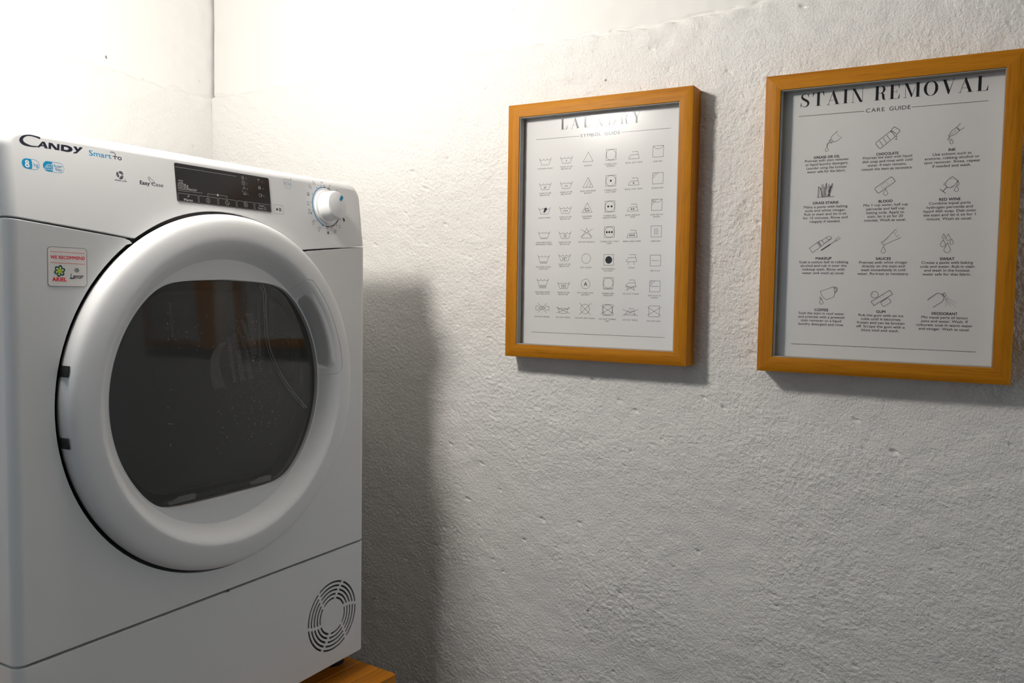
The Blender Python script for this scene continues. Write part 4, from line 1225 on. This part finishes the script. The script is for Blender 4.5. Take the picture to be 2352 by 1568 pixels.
# badges
def pill(x0, x1, zc, h_, xs):
    b = Pr(); c = ((x0 + x1) / 2, zc)
    b.rrect(c, x1 - x0, h_, h_ / 2 - .05, .35)
    b.poly([(xs, zc + h_ / 2)] + [(x0 + h_ / 2 + h_ / 2 * math.cos(a), zc + h_ / 2 * math.sin(a)) for a in np.linspace(PI / 2, 3 * PI / 2, 16)] + [(xs, zc - h_ / 2)] + [(xs + 1.7 * math.cos(a), zc + h_ / 2 * math.sin(a)) for a in np.linspace(-PI / 2, PI / 2, 12)][1:-1])
    return b
b = pill(-274.8, -255.4, 768.0, 11.0, -265.0); b.text('kg', -259.2, 766.0, 4.0, width=5.0, base=True); b.build('capacity_badge', M['blue_ink'], panel, P1)
p = Pr(); p.circ((-269.0, 769.75), 1.45, 1.45, 1.35, 24); p.circ((-269.0, 766.1), 1.85, 1.55, 1.55, 28); p.build('badge_lettering', M['white_ink'], panel, mpP(0.00012))
b = pill(-251.2, -226.8, 768.2, 11.2, -241.5); b.text('Super', -233.6, 770.0, 2.9, width=10.2, bold=.008); b.text('Easy', -233.2, 766.2, 2.9, width=7.6, bold=.008); b.build('ironing_badge', M['blue_ink'], panel, P1)
p = Pr(); p.line([(-249.8, 764.6), (-241.2, 764.6), (-241.2, 770.2)], .5); p.line(catmull([(-249.8, 764.6), (-248.4, 767.6), (-245.4, 770.2), (-241.6, 770.4)], 4), .5)
p.line([(-247.4, 766.6), (-243.2, 766.6), (-243.2, 768.6)], .5); p.line(catmull([(-247.4, 766.6), (-246, 768.2), (-243.3, 768.6)], 4), .5); p.line([(-241.4, 770.6), (-240.6, 771.4)], .5); p.build('badge_icon', M['white_ink'], panel, mpP(0.00012))
# wool mark: three banks of nested strands
p = Pr(); wc = (-155.9, 770.0)
for k in range(3):
    a = math.radians(120 * k)
    for q in range(5):
        r = 1.0 + q * 0.62
        ln_ = []
        for t in np.linspace(-0.9, 1.5, 10):
            x = 2.0 + r * math.sin(t) * 1.0 - 1.0; y = 0.6 + r * math.cos(t) * 1.1 + .2
            ln_.append((x, y))
        p.line([(wc[0] + math.cos(a) * x - math.sin(a) * y, wc[1] + math.sin(a) * x + math.cos(a) * y) for x, y in ln_], .42)
p.disc((-149.6, 765.8), .45, n=10); p.text('APPAREL CARE', -155.8, 763.2, 1.6, width=16.2, bold=.006); p.build('wool_care_mark', M['navy_ink'], panel, P1)
p = Pr(); p.text('Easy', -129.2, 762.2, 4.4, 'l', width=14.0, bold=.022, base=True); p.text('Case', -112.6, 762.2, 4.4, 'l', width=17.2, base=True)
p.line([(-117.2, 771.4), (-114.8, 772.8), (-113.4, 770.8), (-110.0, 769.2), (-107.6, 766.6), (-108.6, 764.6), (-112.2, 765.2)], .4); p.line([(-117.2, 771.4), (-115.8, 769.2), (-114.0, 766.4), (-112.2, 765.2)], .4); p.line([(-115.8, 769.4), (-113.2, 770.9)], .4); p.build('model_lettering', M['navy_ink'], panel, P1)
# dark touch display
dpn = Pr(); o = dpn.rrect_pts((5.4, 771.2), 163.0, 50.0, 2.2)
bmd = bmesh.new()
fa = [bmd.verts.new((u / 1000, tilt(v / 1000) - 0.0006, v / 1000 + DZ)) for u, v in o]; fb = [bmd.verts.new((u / 1000, tilt(v / 1000) + 0.001, v / 1000 + DZ)) for u, v in o]
bmd.faces.new(fa)
for i in range(len(o)): bmd.faces.new((fa[i], fb[i], fb[(i + 1) % len(o)], fa[(i + 1) % len(o)]))
disp = link('display_panel', bm_mesh(bmd, 'display_panel'), M['display'], DR)
PD = mpP(0.00068)
p = Pr()
p.line([(-75.0, 790.9), (26.0, 791.2)], .3); p.line([(-74.0, 760.5), (-35.2, 761.2)], .3)
for x0, x1 in ((-74.8, -42.8), (-41.6, -10.4), (-9.2, 21.6), (23.2, 54.2), (55.4, 86.0)): p.rrect(((x0 + x1) / 2, 752.1), x1 - x0 - .4, 10.2, .8, .3)
p.build('display_outline', M['pale_ink'], disp, PD)
p = Pr()
p.rrect((-68.6, 766.4), 9.2, 7.4, .8, .5); [p.line([(-71.8, z), (-65.4, z)], .5) for z in (768.2, 766.4, 764.6)]; p.line([(-71.4, 770.2), (-70.6, 771.6), (-66.6, 771.6), (-65.8, 770.2)], .5); p.line([(-72.2, 773.2), (-70.8, 774.2), (-66.4, 774.2), (-65.0, 773.2)], .5); p.line([(-70.4, 774), (-70.4, 771.6)], .4); p.line([(-66.8, 774), (-66.8, 771.6)], .4)
p.build('load_symbol', M['pale_ink'], disp, PD)
p = Pr()
p.text('Kg', -63.0, 766.6, 3.6, 'l', base=True, sx=1.1); p.text('Detector', -62.9, 762.4, 3.6, 'l', width=19.5, base=True)
p.text('Memo', -58.9, 749.6, 3.2, width=13.6, bold=.01); p.text('Super', 68.9, 754.5, 2.3, width=10.6); p.text('Easy', 66.4, 750.4, 2.3, width=8.6); p.build('display_lettering', M['pale_ink'], disp, PD)
p = Pr()
p.line([(-60.6, 753.0), (-58.4, 754.6)], .35); p.rrect((-58.0, 755.0), 2.4, 1.6, .3, .35, .6)
p.line([(-26.6, 757.6), (-26.6, 761.3), (6.2, 761.3), (6.2, 757.6)], .3); p.disc((-9.6, 761.3), 1.5)
p.circ((-26.6, 752.2), 3.2, .35); p.rrect((-26.6, 752.2), 1.8, 3.0, .5, .3)
p.arc((5.8, 752.3), 3.1, 60, 380, .45); p.line([(5.8, 754.3), (5.8, 752.2), (7.4, 751.4)], .4)
def sun(x, y, r): 
    p.circ((x, y), r, .4, n=16)
    for k in range(8): a = k * PI / 4; p.line([(x + r * 1.35 * math.cos(a), y + r * 1.35 * math.sin(a)), (x + r * 1.8 * math.cos(a), y + r * 1.8 * math.sin(a))], .35)
sun(38.0, 752.0, 1.6); p.line([(34.4, 754.6), (37.0, 756.0), (40.0, 756.0), (43.0, 754.0), (41.6, 752.6), (41.4, 749.4)], .35)
p.line([(72.2, 749.4), (76.2, 749.4), (76.2, 752.4), (74.2, 752.2), (72.2, 749.4)], .35)
sun(37.5, 790.8, 1.5); p.rrect((37.9, 783.6), 5.0, 5.4, .4, .35); p.line([(37.9, 781), (37.9, 786.2)], .3); p.line([(35.5, 783.6), (40.3, 783.6)], .3)
p.line([(35.6, 774.8), (38.3, 776.6), (41.4, 774.8)], .5); p.arc((38.3, 777.6), 1.0, -90, 160, .4); p.line([(36.4, 767.2), (41.4, 767.2), (41.2, 771.2), (38.4, 770.8), (36.4, 767.2)], .4); p.line([(38, 768.4), (40, 768.4)], .4); p.arc((35.6, 771.4), 1.0, 60, 300, .4)
for r in (1.0, 2.0, 3.0): p.arc((66.8, 789.6), r, 50, 130, .4)
p.disc((66.8, 789.0), .5, n=10); p.circ((67.6, 780.1), 2.2, .4); [p.line([(65.8 + q * .9, 778.6), (65.8 + q * .9, 781.6)], .25) for q in range(5)]; p.line([(65.5, 771.2), (70.2, 771.2), (69.6, 767.2), (66.2, 767.2), (65.5, 771.2)], .4); p.line([(70.2, 770.4), (71.6, 770.4), (71.2, 768.4), (69.9, 768.4)], .35)
p.build('display_symbols', M['pale_ink'], disp, PD)
p = Pr()
for x, z in ((43.6, 790.4), (44.0, 782.8), (44.4, 775.6), (44.6, 768.4), (73.6, 789.4), (74.2, 779.6), (74.6, 768.6)): p.rfill((x, z), 1.5, 3.2, .2)
p.build('display_lamps', M['dim_ink'], disp, PD)
p = Pr()
for zc, sg in ((780.6, 'abcdg'), (775.6, 'abc')):
    S_ = {'a': ((-1.6, 2), (1.6, 2)), 'g': ((-1.6, 0), (1.6, 0)), 'd': ((-1.6, -2), (1.6, -2)), 'b': ((1.7, .2), (1.7, 1.8)), 'c': ((1.7, -1.8), (1.7, -.2))}
    for k in sg: p.line([(12.6 + S_[k][0][0], zc + S_[k][0][1]), (12.6 + S_[k][1][0], zc + S_[k][1][1])], .5)
p.build('display_digits', M['dim_red'], disp, PD)
# app mark, start button
p = Pr(); p.rrect((125.0, 792.8), 14.6, 13.2, 3.0, .35); p.text('h', 119.9, 790.6, 4.4, base=True); p.build('app_mark', M['grey_ink'], panel, P1)
p = Pr(); p.circ((125.0, 792.6), 2.5, .5); p.text('n', 130.2, 790.6, 4.4, base=True); [p.arc((131.4, 799.2), r, 10, 80, .35) for r in (.8, 1.6, 2.4)]; p.build('app_mark', M['blue_ink'], panel, P1)
p = Pr(); p.rrect((102.4, 752.2), 18.2, 13.0, .8, .4); p.build('start_outline', M['grey_ink'], panel, P1)
p = Pr(); p.poly([(97.6, 749.4), (97.6, 754.6), (101.8, 752.0)]); p.poly([(103.2, 749.4), (104.6, 749.4), (104.6, 754.6), (103.2, 754.6)]); p.poly([(105.6, 749.4), (107.0, 749.4), (107.0, 754.6), (105.6, 754.6)]); p.build('start_symbol', M['navy_ink'], panel, P1)
# programme dial: scale, dots, garment marks
KC = (206.3, 765.7)
p = Pr(); p.arc(KC, 31.0, 101, 252, 2.0, n=40); p.build('dial_scale', M['blue_ink'], panel, P1)
p = Pr(); p.arc(KC, 31.0, 103, 250, .25, n=40); p.build('dial_scale_line', M['white_ink'], panel, mpP(0.00012))
p = Pr()
for a0, a1 in ((86, 97), (67, 79), (40, 60), (14, 34), (-12, 8), (-54, -16), (-78, -58), (-100, -84)): p.arc(KC, 31.0, a0, a1, 1.4)
p.build('dial_scale', M['navy_ink'], panel, P1)
p = Pr(); pb = Pr()
ANG = [92, 104, 124, 149, 173, 196, 224, 247, 266, 284, 306, 330, 352, 14, 36, 72]
def polar(a, r): return (KC[0] + r * math.cos(math.radians(a)), KC[1] + r * math.sin(math.radians(a)))
for a in ANG:
    (pb if 100 < a < 252 else p).circ(polar(a, 34.0), .75, .5, n=10)
def shirt(q, c, s_=1.0, fill=False):
    o = [(-1.1, 2.4), (-2.6, 1.5), (-2.2, .2), (-1.5, .5), (-1.5, -2.4), (1.5, -2.4), (1.5, .5), (2.2, .2), (2.6, 1.5), (1.1, 2.4), (0, 1.7)]
    o = [(c[0] + x * s_, c[1] + y * s_) for x, y in o]
    if fill: q.poly(o)
    else: q.line(o, .32, True)
shirt(p, (181.6, 801.2), .9); p.circ((183.6, 799.6), 1.1, .3, n=12); shirt(p, (172.4, 794.2), .95); p.circ((175.0, 792.0), 1.2, .3, n=12)
shirt(p, (167.2, 782.0)); p.line([(165.2, 779.8), (169.6, 784.2)], .6); p.poly([(166.6, 779.4), (169.4, 779.4), (169.4, 781.6)]); shirt(p, (165.5, 767.8)); p.line([(163.6, 764.8), (167.6, 764.8)], .4)
shirt(p, (166.6, 756.8), .85); p.text("30'", 165.8, 752.4, 2.2); p.rfill((170.4, 752.8), 1.8, 2.4, .2); shirt(p, (175.4, 740.8), .8); p.line([(170.6, 739.6), (173.2, 740.8)], .3); p.line([(170.2, 738.6), (172.8, 739.6)], .3); p.text("45'", 173.2, 736.0, 2.2)
shirt(p, (187.0, 731.0), .8); p.line([(182.0, 730.4), (184.8, 731.4)], .3); p.line([(181.8, 729.2), (184.6, 730.2)], .3); p.text("59'", 184.8, 726.4, 2.2)
for k in range(3):
    a = math.radians(120 * k + 90); x, y = 205.1 + 1.3 * math.cos(a), 725.0 + 1.5 * math.sin(a); p.circ((x, y), 1.1, .5, n=10); p.circ((x, y), .5, .3, n=8)
shirt(p, (222.4, 728.4), 1.0); p.line([(233.2, 739.4), (233.2, 737.6), (231.6, 734.4), (236.8, 734.4), (235.2, 737.6), (235.2, 739.4)], .32, True)
p.poly([(242.0, 750.4), (245.0, 751.6), (247.6, 748.6), (246.4, 745.4), (243.8, 746.8), (244.0, 748.6)]); p.text('OFF', 200.4, 803.4, 2.2)
for r in (.9, 1.8, 2.7): p.arc((218.4, 799.2), r, 40, 120, .35)
shirt(p, (234.0, 793.5), .9); shirt(p, (244.5, 780.5), .9); shirt(p, (247.0, 765.5), .9)
p.build('programme_marks', M['navy_ink'], panel, P1); pb.build('programme_dots', M['blue_ink'], panel, P1)
# knob
kn = lathe([(0.0268, 0.001), (0.0268, -0.0022), (0.0262, -0.0030), (0.0236, -0.0034), (0.0232, -0.0040), (0.0229, -0.0120), (0.0222, -0.0185), (0.0212, -0.0222), (0.0203, -0.0236), (0.0190, -0.0241), (0.0001, -0.0244)], 72)
knob = link('programme_knob', bm_mesh(kn, 'programme_knob', 28), M['knob'], DR, (KC[0] / 1000, tilt(KC[1] / 1000), KC[1] / 1000 + DZ), (-math.atan(TILT), 0, 0))
p = Pr(); a = math.radians(50)
o = [(9.0, -1.6), (11.5, -2.7), (18.4, -2.7), (18.6, 2.7), (12.0, 2.7), (9.0, 1.4)]
p.poly([(x * math.cos(a) - y * math.sin(a), x * math.sin(a) + y * math.cos(a)) for x, y in o])
p.build('pointer_mark', M['blue_ink'], knob, lambda u, v: (u / 1000, -0.0248, v / 1000))
# recommendation sticker
stc = Pr(); o = stc.rrect_pts((-229.2, 656.4), 46.6, 44.2, 4.0)
bmd = bmesh.new()
fa = [bmd.verts.new((u / 1000, -0.0003, v / 1000 + DZ)) for u, v in o]; fb = [bmd.verts.new((u / 1000, 0.0, v / 1000 + DZ)) for u, v in o]
bmd.faces.new(fa)
for i in range(len(o)): bmd.faces.new((fa[i], fb[i], fb[(i + 1) % len(o)], fa[(i + 1) % len(o)]))
stick = tag(link('sticker', bm_mesh(bmd, 'sticker'), M['sticker'], DR), 'square advice sticker with red and black lettering')
PS = lambda u, v: (u / 1000, -0.00036, v / 1000 + DZ)
PS2 = lambda u, v: (u / 1000, -0.00042, v / 1000 + DZ)
p = Pr(); p.rrect((-229.2, 656.4), 46.6, 44.2, 4.0, .55); p.build('sticker_border', M['grey_ink'], stick, PS)
p = Pr(); p.line([(-249.6, 673.2), (-208.2, 672.6)], .45); p.line([(-249.6, 661.0), (-208.4, 660.2)], .45); p.text('WE RECOMMEND', -228.8, 667.0, 3.6, width=41.0, bold=.022)
p.text('ARIEL', -239.2, 642.2, 4.0, width=16.6, bold=.035); p.build('sticker_lettering', M['red_ink'], stick, PS)
p = Pr(); fl = (-238.8, 651.6)
for k in range(6):
    a = math.radians(60 * k + 82)
    pts = [(fl[0] + math.cos(a) * x - math.sin(a) * y, fl[1] + math.sin(a) * x + math.cos(a) * y) for x, y in catmull([(1.2, -1.6), (4.0, -2.3), (5.9, -0.4), (4.6, 1.4), (1.8, 1.7)], 5)]
    p.stroke(pts, np.interp(np.linspace(0, 1, len(pts)), [0, .5, 1], [.7, 1.9, .6]).tolist())
p.build('flower_petals', M['green_ink'], stick, PS)
p = Pr(); p.disc(fl, 2.5)
for k in range(6):
    a = math.radians(60 * k + 100); p.line([(fl[0] + 2 * math.cos(a), fl[1] + 2 * math.sin(a)), (fl[0] + 4.0 * math.cos(a + .5), fl[1] + 4.0 * math.sin(a + .5))], .6)
p.build('flower_heart', M['lime_ink'], stick, PS2)
p = Pr(); p.text('Lenor', -218.4, 643.6, 5.2, width=15.6, bold=.01, base=True, shear=.14); p.line([(-226.6, 643.5), (-223.6, 643.3), (-221.0, 644.0), (-220.4, 645.2)], .8)
p.circ((-218.4, 653.0), 2.6, .5, 2.2, 18); p.circ((-218.2, 653.0), 1.5, .45, 1.3, 14); p.arc((-218.2, 653.0), .6, 0, 270, .4); p.build('sticker_lettering', M['navy_ink'], stick, PS)
bm = bmesh.new()
for x, z, r in ((0.0005, 0.2110, .0011), (-0.0012, 0.2103, .0008), (-0.0030, 0.2098, .0006), (0.0012, 0.2090, .0007)):
    bmesh.ops.create_icosphere(bm, subdivisions=1, radius=r, matrix=Matrix.Translation((x, -0.0002, z + DZ)))
tag(link('lint_speck', bm_mesh(bm, 'lint_speck', 60), M['black'], kick), kind='stuff')
# feet
for x in (-0.27, 0.27):
    for y in (0.05, 0.52):
        f = lathe([(0.0200, 0.0), (0.0210, 0.003), (0.0205, 0.010), (0.0150, 0.013), (0.0150, 0.030)], 28, axis='z', c=(x, y, 0))
        link('foot', bm_mesh(f, 'foot', 40), M['rubber'], DR)

# ------------------------------------------------------------------ wooden bench
BEN = empty('wooden_bench', (0.308, -0.071, 0), (0, 0, math.radians(-4.2)))
tag(BEN, 'low bench of honey coloured laminated wood strips under the dryer', 'bench')
BL, BD, BT, BH = 0.84, 0.575, 0.026, ZB - 0.007
ns = 29; swd = BD / ns
sm = bm_mesh(box_bm(-BL / 2, BL / 2, -swd / 2 + .0001, swd / 2 - .0001, -BT, 0, 0.0009, 1), 'stave')
for i in range(ns):
    link('stave', sm, M['bench'], BEN, (-BL / 2, (i + .5) * swd, BH))
for y0, y1 in ((0.02, 0.04), (BD - .04, BD - .02)):
    link('apron', bm_mesh(box_bm(-BL + .05, -.05, y0, y1, BH - BT - .07, BH - BT, .001), 'apron'), M['bench'], BEN)
lg = bm_mesh(box_bm(-.022, .022, -.022, .022, 0, BH - BT, .002), 'leg')
for x in (-BL + .03, -.03):
    for y in (.032, BD - .032):
        link('leg', lg, M['bench'], BEN, (x, y, 0))

# ------------------------------------------------------------------ globe pendant that lights the corner
PL = empty('pendant_lamp', tuple(LAMP))
tag(PL, 'white frosted globe lamp hanging on a cord above the dryer', 'lamp')
bm = bmesh.new(); bmesh.ops.create_uvsphere(bm, u_segments=24, v_segments=14, radius=LAMP_R)
link('globe', bm_mesh(bm, 'globe', 80), M['lamp'], PL)
link('socket', bm_mesh(lathe([(0.012, 0.050), (0.022, 0.054), (0.022, 0.090), (0.010, 0.100)], 24, axis='z'), 'socket'), M['cord'], PL)
link('cord', bm_mesh(tube([(0, 0, 0.098), (0.001, 0, 0.25), (0, 0, ROOM_H - LAMP.z - 0.004)], 0.003, 8), 'cord'), M['cord'], PL)
link('ceiling_rose', bm_mesh(lathe([(0.012, ROOM_H - LAMP.z - 0.03), (0.045, ROOM_H - LAMP.z - 0.012), (0.047, ROOM_H - LAMP.z - 0.001)], 28, axis='z'), 'ceiling_rose'), M['cord'], PL)
